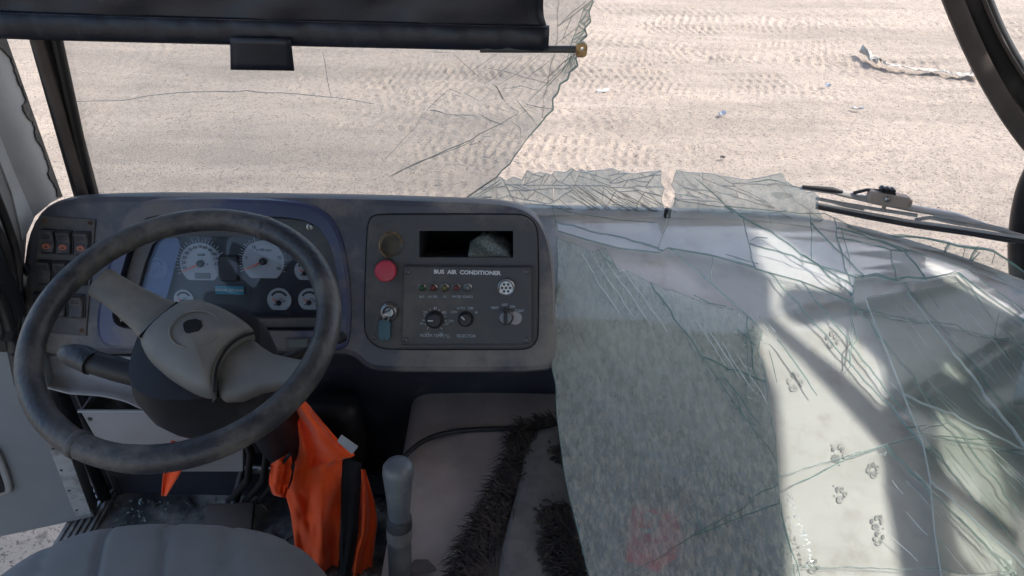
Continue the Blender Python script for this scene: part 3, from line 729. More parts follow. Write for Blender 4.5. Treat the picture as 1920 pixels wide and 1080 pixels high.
# ------------------------------------------------------------------ steering wheel
WC = Vector((-.4979, .8735, 1.6545)); _e, _a = math.radians(71.74), math.radians(4.75)
WN = Vector((math.cos(_e)*math.sin(_a), -math.cos(_e)*math.cos(_a), math.sin(_e)))
WX = Vector((0, 0, 1)).cross(WN).normalized(); WY = WN.cross(WX)
def Wp(u, v, h=0): return WC+WX*u+WY*v+WN*h
def wuv(px, py, h=0):
    q = on_plane(px, py, WC+WN*h, WN)-WC; return (q.dot(WX), q.dot(WY))
wheel = thing('steering_wheel', 'large worn black steering wheel with two grey spokes and hub hole', 'steering wheel', WC-WN*.08)
mb = MB(); n, k = 96, 16; rings = []
for i in range(n):
    a = 2*math.pi*i/n; c, s = math.cos(a), math.sin(a); R, r = .2165, .0185
    rr = r*(1.0+.05*(1 if -100 < math.degrees(a) % 360-360 < 70 or math.degrees(a) < 70 else 0))
    rings.append([Wp(c*(R+rr*math.cos(2*math.pi*j/k)), s*(R+rr*math.cos(2*math.pi*j/k)), rr*1.05*math.sin(2*math.pi*j/k)) for j in range(k)])
rings.append(rings[0]); mb.loft(rings, cap=False); mb.build('rim', 'wheel_rubber', wheel, smooth=180)
for px, py in ((500, 425), (138, 843)):           # stitched joints of the grip cover
    u, v = wuv(px, py); a = math.atan2(v, u)
    mb = MB(); mb.lathe(Wp(.2165*math.cos(a), .2165*math.sin(a)), WX*(-math.sin(a))+WY*math.cos(a), [(-.006, .0190), (-.004, .0204), (.004, .0204), (.006, .0190)], 20); mb.build('grip_seam', 'wheel_rubber', wheel, smooth=60)
def spoke(secs, name):
    """secs: list of (centre px, half width px along the cross direction, height, thickness)"""
    mb = MB(); rings = []
    for (ax, ay), (bx, by), h, th in secs:
        A, B = Vector(wuv(ax, ay, h)), Vector(wuv(bx, by, h)); m = (A+B)/2; d = (B-A)/2
        ring = []
        for t in range(16):
            an = 2*math.pi*t/16; ca, sa = math.cos(an), math.sin(an)
            ca = math.copysign(abs(ca)**.7, ca); sa = math.copysign(abs(sa)**.8, sa)
            p = m+d*ca; ring.append(Wp(p.x, p.y, h-th*.5+th*.5*sa))
        rings.append(ring)
    mb.loft(rings); return mb.build(name, 'hub_grey', wheel, smooth=60)
spoke([((205, 497), (160, 543), -.004, .03), ((222, 508), (182, 556), -.008, .03), ((262, 530), (216, 585), -.016, .032), ((305, 550), (240, 606), -.022, .036), ((345, 562), (262, 632), -.026, .045), ((370, 590), (300, 660), -.03, .05)], 'spoke')
spoke([((420, 640), (402, 728), -.030, .045), ((468, 622), (412, 738), -.026, .046), ((488, 640), (446, 738), -.022, .042), ((510, 655), (485, 722), -.02, .040), ((545, 664), (530, 716), -.016, .034), ((578, 672), (572, 720), -.008, .028), ((594, 668), (588, 716), -.004, .02)], 'spoke')
# hub pad, domed
hub = chaikin([wuv(a, b, -.02) for a, b in [(262, 630), (292, 598), (335, 566), (372, 562), (420, 578), (462, 604), (480, 622), (450, 636), (424, 656), (404, 690), (402, 722), (400, 738), (362, 732), (312, 702), (282, 678), (264, 650)]], 2)
cx, cy_ = sum(p[0] for p in hub)/len(hub), sum(p[1] for p in hub)/len(hub)
mb = MB(); rings = [[Wp(*p, -.062) for p in inset(hub, .014)], [Wp(*p, -.044) for p in inset(hub, .002)]]
for t, h in ((1.0, -.028), (.985, -.018), (.94, -.010), (.80, -.002), (.6, .003), (.35, .006), (.12, .007)):
    rings.append([Wp(cx+(p[0]-cx)*t, cy_+(p[1]-cy_)*t, h) for p in hub])
mb.loft(rings); pad = mb.build('hub_pad', 'hub_grey', wheel, smooth=50)
u, v = wuv(361, 612, .006); rnd = random.Random(2)
mb = MB(); plate(mb, [(u+.0125*(1+.22*rnd.random())*math.cos(t), v+.0115*(1+.25*rnd.random())*math.sin(t)) for t in [2*math.pi*i/18 for i in range(18)]], Wp, -.01, .0085, .0006); mb.build('horn_hole', 'black_hole', pad)
mb = MB(); mb.tube([Wp(u+.004+.036*math.cos(t), v-.004+.034*math.sin(t), .0045-.0009*math.cos(t)*4) for t in [2*math.pi*i/40 for i in range(41)]], .0016, 6); mb.build('hub_ring', 'hub_grey', pad, smooth=180)
for line in ([(262, 632), (292, 600), (333, 567)], [(482, 622), (450, 632), (424, 652), (404, 690), (402, 735)]):
    mb = MB(); mb.tube([Wp(*wuv(a, b, -.008), -.008) for a, b in chaikin(line, 3, False)], .0022, 6); mb.build('seam', 'black_hole', pad)

# ------------------------------------------------------------------ steering column and stalks
col = thing('column_shroud', 'black plastic steering column shroud with two stalks behind the wheel', 'steering column', (-.44, 1.10, FLOOR))
mb = MB(); rings = []
for d, rx, ry, ox in ((.052, .070, .065, .0), (.060, .098, .090, .0), (.10, .107, .100, .0), (.15, .106, .102, .002), (.185, .098, .096, .006), (.20, .080, .080, .008)):
    rings.append([Wp(ox+rx*math.copysign(abs(math.cos(t))**.75, math.cos(t)), -.005+ry*math.copysign(abs(math.sin(t))**.75, math.sin(t)), -d) for t in [2*math.pi*i/28 for i in range(28)]])
mb.loft(rings); mb.build('shroud', 'soft_black', col, smooth=45)
mb = MB(); mb.tube([Wp(.03, 0, -.16), Wp(.05, .02, -.35), Wp(.06, .05, -.75)], [.05, .05, .06], 14); mb.build('column_tube', 'soft_black', col, smooth=60)
mb = MB(); A = [wuv(290, 712, -.10), wuv(220, 690, -.095), wuv(165, 672, -.09), wuv(132, 662, -.088), wuv(108, 657, -.086)]
mb.tube([Wp(*p, -.1) for p in A], [.019, .0205, .0195, .016, .007], 14); mb.build('stalk', 'soft_black', col, smooth=50)
mb = MB(); A = [wuv(x, y, -.085) for x, y in ((168, 674), (150, 664), (130, 659), (112, 658), (103, 662))]
mb.tube([Wp(*p, -.097) for p in A], [.0205, .021, .019, .015, .006], 14); mb.build('stalk_cap', 'wheel_rubber', col, smooth=50)
mb = MB(); A = [wuv(x, y, -.085) for x, y in ((500, 690), (560, 664), (610, 645), (634, 634))]
mb.tube([Wp(*p, -.085) for p in A], [.010, .008, .007, .007], 10); mb.lathe(Wp(*A[-1], -.085), Wp(*A[-1])-Wp(*A[-2]), [(-.004, .010), (.004, .011), (.012, .009), (.014, .004)], 12); mb.build('stalk', 'soft_black', col, smooth=50)
mb = MB(); mb.rbox((-.40, 1.14, 1.15), (.16, .08, .20), None, .03); mb.build('column_bracket', 'soft_black', col, smooth=50)
mb = MB(); q = on_y(490, 880, 1.06); mb.rbox(q, (.07, .012, .02), None, .004); mb.build('bracket_clip', 'steel', col)
for px in (470, 500, 525):
    mb = MB(); mb.tube([on_y(px-20, 790, 1.05), on_y(px, 850, 1.02), on_y(px-6, 900, 1.04), on_y(px-40, 940, 1.12)], .008, 8); mb.build('wire_loom', 'soft_black', col, smooth=60)

# pedals
ped = thing('brake_pedal', 'dusty black brake pedal on the tread floor under the wheel', 'pedal', on_z(430, 985, FLOOR))
mb = MB(); c = on_z(430, 972, FLOOR+.035); mb.rbox(c, (.11, .07, .016), (Vector((1, .1, 0)).normalized(), Vector((-.08, .9, .42)).normalized(), Vector((0, -.42, .9)).normalized()), .006); mb.build('pad', 'brown_rubber', ped, smooth=40)
mb = MB(); mb.tube([c+Vector((0, .02, .0)), c+Vector((.02, .10, .08)), c+Vector((.03, .16, .22))], .011, 8); mb.build('arm', 'soft_black', ped, smooth=60)

# ------------------------------------------------------------------ trim and box below the dashboard
tr = thing('knee_trim', 'pale grey curved trim panel under the left of the dashboard', 'trim', on_y(180, 770, 1.16))
up = [(36, 664), (90, 669), (180, 672), (300, 672), (380, 675)]; lo = [(70, 722), (130, 738), (190, 742), (235, 752), (268, 768), (300, 772), (380, 772)]
vs, fs = sheet(up, lo, lambda t, s: 1.135-.06*t+.02*math.sin(3*t), 8, 20)
solid(MB().add(vs, fs).build('panel', 'pale_trim', tr, smooth=180), .004)
mb = MB(); mb.tube([on_y(a, b, 1.13) for a, b in ((60, 668), (180, 671), (380, 674))], .006, 8); mb.build('rolled_edge', 'pale_trim', tr, smooth=60)
bx = thing('fuse_box', 'open topped pale metal fuse box under the dashboard', 'box', on_y(260, 890, 1.14))
fp = [(148, 772), (212, 884), (455, 884), (455, 772)]
mb = MB(); mb.prism([on_y(*q, 1.10) for q in fp], (0, .004, 0)); mb.build('front', 'pale_trim', bx)
mb = MB(); mb.prism([on_y(148, 772, 1.10), on_y(212, 884, 1.10), on_y(212, 884, 1.10)+Vector((0, .1, 0)), on_y(148, 772, 1.10)+Vector((0, .1, 0))], (.004, 0, 0)); mb.build('side', 'pale_trim', bx)
mb = MB(); mb.tube([on_y(a, 771, 1.10) for a in (147, 320, 455)], .004, 6); mb.build('lip', 'pale_trim', bx)
mb = MB(); mb.lathe(on_y(169, 785, 1.10), (0, -1, 0), [(-.001, .005), (.003, .004)], 10); mb.build('bolt', 'dark_steel', bx)

# ------------------------------------------------------------------ driver's door, swung open
dn = Vector((-.950, -.312, 0)).normalized(); dz = Vector((0, 0, 1)); dd = dn.cross(dz)
if dd.y > 0: dd = -dd
HP = Vector((-.945, 1.075, 0))
def DP(u, v, w=0): return HP+dn*u+dz*v+dd*w
def dpuv(px, py):
    q = on_plane(px, py, HP, dd)-HP; return (q.dot(dn), q.z)
door = thing('cab_door', 'pale grey driver door swung open beside the dashboard', 'door', DP(.3, 0, 0)+Vector((0, 0, .95)))
o = [dpuv(178, 970), dpuv(100, 760), (-.03, 1.42), (.0, 1.50), (.78, 1.50), (.80, .96)]
zb = o[0][1]; o[-1] = (.8, zb)
mb = MB(); plate(mb, o, DP, -.045, 0, .006); mb.build('inner_panel', 'door_grey', door, smooth=30)
mb = MB(); p0, p1 = dpuv(176, 966), dpuv(104, 770)
mb.prism([DP(p0[0]+.002, p0[1]+.012, .002), DP(p1[0]+.002, p1[1], .002), DP(p1[0]+.034, p1[1], .002), DP(p0[0]+.034, p0[1]+.012, .002)], dd*.002); mb.build('edge_strip', 'aluminium', door)
for i in range(5):
    t = .1+.2*i; mb = MB(); mb.lathe(DP(p0[0]+(p1[0]-p0[0])*t+.028, p0[1]+(p1[1]-p0[1])*t, .0045), dd, [(0, .003), (.0015, .002)], 8); mb.build('rivet', 'dark_steel', door)
rc = [dpuv(a, b) for a, b in ((-60, 800), (-4, 830), (14, 870), (28, 912), (20, 924), (-60, 940))]
mb = MB(); plate(mb, chaikin(rc, 2), DP, -.002, .010, .006); hp = mb.build('handle_recess', 'grey_trim', door, smooth=30)
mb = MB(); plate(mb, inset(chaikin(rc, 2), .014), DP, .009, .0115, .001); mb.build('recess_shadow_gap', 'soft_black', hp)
u, v = dpuv(20, 660); mb = MB(); mb.lathe(DP(u, v, .0), dd, [(0, .006), (.003, .005), (.004, .002)], 10); mb.build('screw', 'steel', door)
for a, b in (((-.01, 1.5), (-.01, 2.35)), ((.79, 1.5), (.79, 2.3)), ((-.01, 2.35), (.79, 2.3))):
    mb = MB(); mb.tube([DP(*a, -.02), DP(*b, -.02)], .022, 8); mb.build('window_frame', 'soft_black', door, smooth=60)
# hinge post behind the door edge
for k, (x, y, r, m) in enumerate(((-.965, 1.135, .014, 'black_rubber'), (-.945, 1.165, .012, 'riser_blue'), (-.985, 1.11, .010, 'rust'))):
    mb = MB(); mb.tube([(x, y, FLOOR), (x, y+.01, 1.2), (x-.005, y+.02, 1.55)], r, 8); mb.build('door_post', m, bus, smooth=60)

# ------------------------------------------------------------------ sun blind
blind = thing('sun_blind', 'dark navy vinyl roller sun blind with pull tab above the wheel', 'sun blind', on_y(500, 95, 1.28))
def hem(x): return 71+26.5*min(1, max(0, x/1030))**.85
rows = [-520, -300, -120, -60, -20, 10, 30, 45, 62]
xs = [-120+ (1150)*i/70 for i in range(71)]
vs, fs = [], []
for j, ry in enumerate(rows):
    for i, x in enumerate(xs):
        edge = 1024 if ry >= 45 else 1024-6*math.exp(-((ry-0)/60)**2)
        xx = min(x, edge) if i == 70 else -120+(edge+120)*i/70
        yy = ry+(hem(xx)-97)*.9
        wv = .006*math.sin(xx*.019+ry*.02)+.004*math.sin(xx*.043+1.3)
        vs.append(on_y(xx, yy, 1.285+wv*(1 if ry < 40 else .3)))
nx_ = len(xs)
for j in range(len(rows)-1):
    for i in range(nx_-1): fs.append((j*nx_+i, j*nx_+i+1, (j+1)*nx_+i+1, (j+1)*nx_+i))
solid(MB().add(vs, fs).build('cloth', 'vinyl_navy', blind, smooth=180), .003)
mb = MB(); rings = []
for i in range(90):
    x = -120+(1029+120)*i/89; y0, y1 = hem(x)-50, hem(x)
    a, b = on_y(x, y0, 1.283), on_y(x, y1, 1.283); m = (a+b)/2; hh = (a-b).length/2
    puff = .0105+.0035*math.sin(x*.061)*math.sin(x*.023+1)+.002*math.sin(x*.17)
    rings.append([m+Vector((0, -puff*math.sin(t)*1.0, hh*math.cos(t))) for t in [2*math.pi*k/14 for k in range(14)]])
mb.loft(rings); mb.build('hem', 'vinyl_navy', blind, smooth=180)
mb = MB(); rnd = random.Random(1)
for i in range(190):
    x = -100+5.9*i; p = on_y(x, hem(x)-47+.6*rnd.random(), 1.276); q = on_y(x+3.2, hem(x)-47, 1.276); mb.tube([p, q], .0007, 4)
o = mb.build('stitching', 'dash_plastic', blind); o['kind'] = 'stuff'
mb = MB(); vs, fs = sheet([(432, 70), (433, 130)], [(545, 72), (552, 132)], lambda t, s: 1.268-.003*math.sin(3*t)+.008*s, 8, 5); mb.add(vs, fs); solid(mb.build('pull_tab', 'vinyl_navy', blind, smooth=180), .004)
mb = MB(); mb.tube([on_y(900, 92, 1.283), on_y(1085, 92.5, 1.283)], .0062, 10); mb.build('rod', 'panel_grey', blind, smooth=60)
c = on_y(1090, 93, 1.278); mb = MB(); plate(mb, rrect(-.010, -.0125, .010, .0125, .007), lambda u, v, w: c+Vector((u, -w, v)), -.006, .006, .002, [disc_uv(.001, .003, .0035, 10)]); mb.build('rod_end', 'brass', blind, smooth=30)

# ------------------------------------------------------------------ driver's seat
seat = thing('driver_seat', 'grey ribbed cloth driver seat cushion in front of the wheel', 'seat', (-.53, .45, FLOOR))
mb = MB(); rings = []; n = 220
def rib(x): return -.0055*math.exp(-((((x+.53)*10.5+.5) % 1-.5)/.06)**2)
SC = Vector((-.53, .435, 1.376))
for rho in [i/14 for i in range(1, 15)]+[1.02, 1.03, 1.02, 1.0]:
    ring = []
    k = len(rings)
    for i in range(n):
        t = 2*math.pi*i/n; c, s = math.cos(t), math.sin(t); e = (abs(c)**3.0+abs(s)**3.0)**(-1/3.0)
        x = c*e*.298*rho; y = s*e*.325*rho
        if k < 14: z = .012*(1-rho**2)-.05*max(0, (rho-.72)/.28)**2.6
        else: z = (-.075, -.10, -.13, -.15)[k-14]
        yy = y+SC.y
        ring.append(Vector((SC.x+x+ .10*y*0, yy, SC.z+z+(rib(SC.x+x+.35*(yy-.7)) if k < 15 else 0)-.02*(x/.27)**2)))
    rings.append(ring)
mb.loft(rings); mb.build('cushion', 'seat_cloth', seat, smooth=180)
mb = MB(); mb.rbox((-.535, .40, 1.05), (.34, .40, .28), None, .03); mb.build('pedestal', 'soft_black', seat)

# ------------------------------------------------------------------ safety vest
vest = thing('safety_vest', 'orange high visibility vest hanging from the steering column', 'vest', on_y(600, 1070, .97))
def hang(y0, amp, fr, ph): return lambda t, s: y0+amp*math.sin(fr*t+ph+1.5*s)+.5*amp*math.sin(2.3*fr*t+2*ph+4*s)+1.1*amp*mnoise.noise(Vector((4*t+ph, 9*s, fr)))+.5*amp*mnoise.noise(Vector((9*t, 20*s+ph, 3)))-.06*s
vs, fs = sheet([(502, 722), (530, 770), (545, 800), (552, 850), (530, 905), (545, 960), (552, 1010), (556, 1060), (560, 1120)], [(528, 720), (566, 745), (600, 785), (640, 832), (668, 852), (660, 858), (642, 858), (640, 900), (638, 1000), (632, 1120)], hang(1.02, .013, 5.2, .6), 30, 44)
solid(MB().add(vs, fs).build('front_panel', 'orange_cloth', vest, smooth=180), .002)
vs, fs = sheet([(640, 856), (641, 930), (640, 1010), (636, 1120)], [(678, 868), (674, 950), (672, 1000), (650, 1120)], hang(1.00, .002, 5, 1), 8, 16)
solid(MB().add(vs, fs).build('black_band', 'black_cloth', vest, smooth=180), .002)
vs, fs = sheet([(674, 880), (672, 950), (668, 1000), (648, 1120)], [(684, 880), (702, 940), (708, 975), (690, 1120)], hang(1.01, .012, 6, 2), 8, 16)
solid(MB().add(vs, fs).build('back_panel', 'orange_cloth', vest, smooth=180), .002)
vs, fs = sheet([(508, 870), (504, 905), (512, 928), (530, 932)], [(545, 848), (548, 880), (540, 915), (535, 934)], hang(.985, .010, 6, 2), 8, 10)
solid(MB().add(vs, fs).build('arm_strap', 'orange_cloth', vest, smooth=180), .002)
mb = MB(); mb.tube([on_y(a, b, .972) for a, b in chaikin([(545, 850), (520, 880), (506, 910), (512, 928), (530, 930), (545, 905), (550, 870)], 2, False)], .0035, 6); mb.build('piping', 'black_cloth', vest, smooth=60)
vs, fs = sheet([(322, 826), (314, 850), (306, 890), (303, 930)], [(342, 832), (346, 850), (340, 885), (312, 930)], lambda t, s: 1.03+.006*math.sin(5*t), 6, 12)
solid(MB().add(vs, fs).build('corner_flap', 'orange_cloth', vest, smooth=180), .002)
mb = MB(); a = [on_y(*q, .985) for q in ((640, 816), (671, 838), (660, 852), (632, 828))]; mb.prism(a, (0, .002, 0)); mb.build('care_label', 'white_tag', vest)

# ------------------------------------------------------------------ engine cover, gear lever
eng = thing('engine_cover', 'dusty brown engine cover between driver seat and fallen glass', 'engine cover', (.15, .8, FLOOR))
EZ = 1.20
sec = [(-.225, FLOOR), (-.228, EZ-.06), (-.222, EZ-.025), (-.20, EZ-.006), (-.17, EZ), (.0, EZ+.006), (.5, EZ+.006), (1.35, EZ-.01), (1.35, FLOOR)]
sec = chaikin(sec, 1, False)
mb = MB(); mb.loft([[Vector((x, y, z)) for x, z in sec] for y in (-.3, .2, .6, .9, 1.1, 1.28, 1.5)], closed=False, cap=False); mb.build('cover', 'engine_brown', eng, smooth=60)
cab = MB(); cab.tube([on_z(a, b, EZ+.012) for a, b in chaikin([(742, 885), (752, 866), (768, 845), (800, 822), (850, 808), (910, 804), (985, 803), (1030, 806)], 2, False)], .0055, 8)
cab = cab.build('cable', 'soft_black', smooth=60); tag(cab, 'black cable curving across the brown engine cover', 'cable')
for a, b, r in ((800, 712, .02), (745, 718, .012)):
    mb = MB(); q = on_z(a, b, EZ+.01); mb.lathe(q, (0, 0, 1), [(0, r*1.6), (.008, r*1.6), (.01, r), (.05, r*.9), (.055, r*.5)], 12); mb.build('cover_clamp', 'dark_steel', eng, smooth=40)
st = MB(); st.prism([on_z(790+25*math.cos(t)*(1+.3*math.sin(3*t)), 1062+16*math.sin(t)*(1+.2*math.cos(2*t)), EZ+.009) for t in [2*math.pi*i/14 for i in range(14)]], (0, 0, .001)); st.build('oil_stain', 'brown_rubber', eng)
gear = thing('gear_lever', 'grey plastic gear lever knob on a taped stick beside the vest', 'gear lever', on_y(750, 1080, .74)-Vector((0, 0, .25)))
gt, gb = on_y(746, 868, .77), on_y(751, 1100, .755); ax = (gt-gb).normalized()
def gk(px): return (px*gt.y/.68)/FPX
L = (gt-gb).length
mb = MB(); mb.lathe(gt, -ax, [(-.001, .004), (.0005, .014), (.004, .0205), (.010, .0238), (.022, .0245), (.045, .0225), (.08, .0195), (.11, .0180), (.122, .0172), (.124, .012)], 28); mb.build('knob', 'knob_grey', gear, smooth=60)
mb = MB(); mb.lathe(gt, -ax, [(.122, .016), (.126, .0205), (.150, .0215), (.152, .014)], 20); mb.build('tape_wrap', 'soft_black', gear, smooth=50)
rnd = random.Random(3); mb = MB(); rings = []
for h, r in ((.142, .0195), (.145, .0218), (.166, .0218), (.176, .021)):
    rings.append([gt-ax*(h+(.007*rnd.random() if h < .144 else 0))+(Vector((1, 0, 0))*math.cos(t)+Vector((0, 1, 0)).cross(ax).cross(ax).normalized()*0+ax.cross(Vector((1, 0, 0))).normalized()*math.sin(t))*r for t in [2*math.pi*i/20 for i in range(20)]])
mb.loft(rings); mb.build('torn_sleeve', 'mat_grey', gear, smooth=60)
mb = MB(); mb.lathe(gt, -ax, [(.17, .0198), (.5, .021)], 18); mb.build('stick', 'panel_grey', gear, smooth=60)

# fur-edged cover lying on the engine cover
fc = thing('fur_edged_mat', 'grey woven seat mat with dark brown fur edging on the engine cover', 'mat', on_z(990, 1000, EZ))
MZ = EZ+.03
def mat_z(t, s): return MZ+.012*math.sin(3*t+2*s)
lo_, hi_ = [(1000, 815), (985, 860), (972, 920), (955, 980), (940, 1040), (930, 1120)], [(1050, 800), (1060, 860), (1072, 920), (1085, 980), (1090, 1040), (1100, 1120)]
vs = []; nu, nv = 10, 24
for j in range(nv+1):
    s = j/nv*(len(lo_)-1); i0 = min(int(s), len(lo_)-2); f = s-i0
    a = [lo_[i0][q]+(lo_[i0+1][q]-lo_[i0][q])*f for q in (0, 1)]; b = [hi_[i0][q]+(hi_[i0+1][q]-hi_[i0][q])*f for q in (0, 1)]
    for i in range(nu+1):
        t = i/nu; vs.append(on_z(a[0]+(b[0]-a[0])*t, a[1]+(b[1]-a[1])*t, mat_z(t, j/nv)))
fs = [(j*(nu+1)+i, j*(nu+1)+i+1, (j+1)*(nu+1)+i+1, (j+1)*(nu+1)+i) for j in range(nv) for i in range(nu)]
solid(MB().add(vs, fs).build('woven_centre', 'mat_grey', fc, smooth=180), .012)
rnd = random.Random(11); mb = MB()
def furstrip(line, wid, nh, ang):
    line = chaikin(line, 2, False)
    L = [0]
    for a, b in zip(line, line[1:]): L.append(L[-1]+math.dist(a, b))
    for h in range(nh):
        d = rnd.random()*L[-1]; i = max(k for k in range(len(L)) if L[k] <= d); i = min(i, len(line)-2)
        f = (d-L[i])/(L[i+1]-L[i]); x = line[i][0]+(line[i+1][0]-line[i][0])*f+rnd.uniform(-wid, wid)*.5; y = line[i][1]+(line[i+1][1]-line[i][1])*f+rnd.uniform(-6, 6)
        p = on_z(x, y, MZ+.004); a = ang+.7*math.sin(d*.09)+rnd.gauss(0, .55); l = rnd.uniform(.022, .062)
        dv = Vector((math.cos(a), math.sin(a), rnd.uniform(.05, .6))).normalized(); sd = dv.cross(Vector((0, 0, 1))).normalized()*rnd.uniform(.0012, .0024)
        m = p+dv*l*.55; e = p+dv*l-Vector((0, 0, l*rnd.uniform(.2, .7)))
        mb.add([p-sd, p+sd, m+sd*.7, m-sd*.7, e], [(0, 1, 2, 3), (3, 2, 4)])
furstrip([(1002, 800), (992, 825), (990, 855), (975, 900), (945, 960), (915, 1010), (895, 1060), (885, 1110)], 46, 2600, math.pi*.95)
furstrip([(1050, 800), (1010, 806)], 16, 160, math.pi*.6)
furstrip([(1040, 940), (1055, 990), (1068, 1040), (1090, 1110)], 50, 1100, math.pi*1.0)
furstrip([(1010, 850), (1030, 870)], 40, 260, 0)
o = mb.build('fur_trim', 'fur', fc, fix=False); o['kind'] = 'stuff'
# ------------------------------------------------------------------ white front shelf under the fallen glass
shelf = thing('front_shelf', 'off white moulded shelf in front of the passenger side, dusty with paw prints', 'shelf', (.75, 1.0, 1.2))
left = [(.06, 1.52), (.075, 1.40), (.10, 1.26), (.20, 1.12), (.30, 1.00), (.39, .93), (.44, .84), (.455, .70), (.46, .45), (.46, .2)]
rows_ = []
for x0, y in left:
    pass
nX = 26; mb = MB(); vs = []; ysl = [.2+1.34*i/40 for i in range(41)]
def left_x(y):
    for (xa, ya), (xb, yb) in zip(left, left[1:]):
        if yb <= y <= ya: return xa+(xb-xa)*(ya-y)/(ya-yb)
    return left[0][0] if y > left[0][1] else left[-1][0]
def far_y(x): return y_screen(x, 1.48)-.012
for y in ysl:
    for i in range(nX+1):
        xl = left_x(y); x = xl+(1.38-xl)*i/nX; yy = min(y, far_y(x))
        vs.append(Vector((x, yy, z_shelf(x, yy))))
fs = [(j*(nX+1)+i, j*(nX+1)+i+1, (j+1)*(nX+1)+i+1, (j+1)*(nX+1)+i) for j in range(40) for i in range(nX)]
me_ = MB().add(vs, fs); 
edge = [Vector((left_x(y), y, z_shelf(0, y))) for y in ysl if y <= 1.5]
o = me_.build('top', 'shelf_white', shelf, smooth=180); m_ = o.modifiers.new('thickness', 'SOLIDIFY'); m_.thickness = .012; m_.offset = -1
mb = MB(); mb.loft([edge, [p+Vector((.012, 0, -.02)) for p in edge], [p+Vector((.015, 0, -.16)) for p in edge]], closed=False, cap=False); mb.build('side_lip', 'shelf_white', shelf, smooth=60)
# sill under the windscreen, seen between glass and shelf
mb = MB(); sl = [Vector((x, far_y(x)+.03, 1.498)) for x in [.0+.055*i for i in range(25)]]
mb.loft([[p+Vector((0, -.05, z_shelf(0, p.y-.05)-1.498-.004)) for p in sl], [p+Vector((0, -.045, z_shelf(0, p.y-.045)-1.498+.003)) for p in sl], [p+Vector((0, -.014, z_shelf(0, p.y-.014)-1.498+.003)) for p in sl], [p+Vector((0, -.010, -.08)) for p in sl]], closed=False, cap=False)
mb.build('screen_sill', 'shelf_white', shelf, smooth=40)
def on_shelf(px, py, off=0):
    d = ray(px, py); return EYE+d*((1.05+off-EYE.z)/(d.z-.3*d.y))
rnd = random.Random(21)
def paw(px, py, s, rot):
    mb = MB()
    blobs = [(0, 6, 5.5*rnd.uniform(.8, 1.2), 4.5*rnd.uniform(.7, 1.2)), (-7.5, -1, 2.6, 3.4), (-2.8, -6.5, 2.6, 3.6), (3, -6.5, 2.6, 3.6), (7.8, -1, 2.6, 3.4)]
    if rnd.random() < .5: blobs.pop(rnd.randrange(1, 5))
    blobs += [(rnd.gauss(0, 6), rnd.gauss(0, 6), .8, .8) for _ in range(2)]
    for bx_, by_, ra, rb in blobs:
        bx_ += rnd.uniform(-1.2, 1.2); by_ += rnd.uniform(-1.2, 1.2); poly = []
        for k in range(12):
            t = 2*math.pi*k/12; x = bx_+ra*math.cos(t)*rnd.uniform(.88, 1.1); y = by_+rb*math.sin(t)*rnd.uniform(.88, 1.1)
            poly.append(on_shelf(px+1.45*s*(x*math.cos(rot)-y*math.sin(rot)), py+1.7*s*(x*math.sin(rot)+y*math.cos(rot)), .0012))
        mb.prism(poly, (0, 0, .0006))
    o = mb.build('paw_print', 'paw_dust', shelf)
for q in ((1560, 638, .9, .3), (1490, 716, 1.0, .1), (1573, 850, 1.0, .5), (1637, 882, .9, -.2), (1575, 928, 1.0, .0), (1645, 980, .9, .2), (1648, 1010, .8, -.1), (1525, 1062, .8, .2)): paw(*q)

# ------------------------------------------------------------------ broken glass
def jag(a, b, amp, rnd):
    """jagged path from a to b, ends left out"""
    d = math.dist(a, b); n = max(1, int(d/16)); nx, ny = -(b[1]-a[1])/max(d, 1e-6), (b[0]-a[0])/max(d, 1e-6)
    out = []; o = 0
    for i in range(1, n):
        t = i/n; o = .55*o+rnd.gauss(0, amp); out.append((a[0]+(b[0]-a[0])*t+nx*o, a[1]+(b[1]-a[1])*t+ny*o))
    return out
def split(poly, a, b, rnd, amp, need=.45):
    n = len(poly); ins = []
    dx, dy = b[0]-a[0], b[1]-a[1]
    side = [(p[0]-a[0])*dy-(p[1]-a[1])*dx for p in poly]
    for i in range(n):
        s0, s1 = side[i], side[(i+1) % n]
        if (s0 > 0) != (s1 > 0):
            k = s0/(s0-s1); p, q = poly[i], poly[(i+1) % n]; ins.append((i, (p[0]+(q[0]-p[0])*k, p[1]+(q[1]-p[1])*k)))
    if len(ins) < 2: return None
    L = math.hypot(dx, dy)
    pos = sorted(((((p[0]-a[0])*dx+(p[1]-a[1])*dy)/L, i, p) for i, p in ins))
    best = None
    for k in range(0, len(pos)-1, 2):
        s, e = pos[k], pos[k+1]
        ov = min(e[0], L)-max(s[0], 0)
        if e[0]-s[0] > 6 and ov >= need*(e[0]-s[0]) and (best is None or ov > best[0]): best = (ov, s, e)
    if best is None: return None
    _, s, e = best
    mid = jag(s[2], e[2], amp, rnd)
    i, j = s[1], e[1]; P, Q = s[2], e[2]
    if i < j:
        A = [P]+poly[i+1:j+1]+[Q]+mid[::-1]; B = poly[:i+1]+[P]+mid+[Q]+poly[j+1:]
    elif j < i:
        A = poly[:j+1]+[Q]+mid[::-1]+[P]+poly[i+1:]; B = [Q]+poly[j+1:i+1]+[P]+mid
    else: return None
    return A, B
def cut_all(pieces, cuts, rnd, amp=1.6):
    for a, b in cuts:
        out = []
        for p in pieces:
            r = split(p, a, b, rnd, amp)
            out += [q for q in r if abs(area2(q)) > 30] if r else [p]
        pieces = out
    return pieces
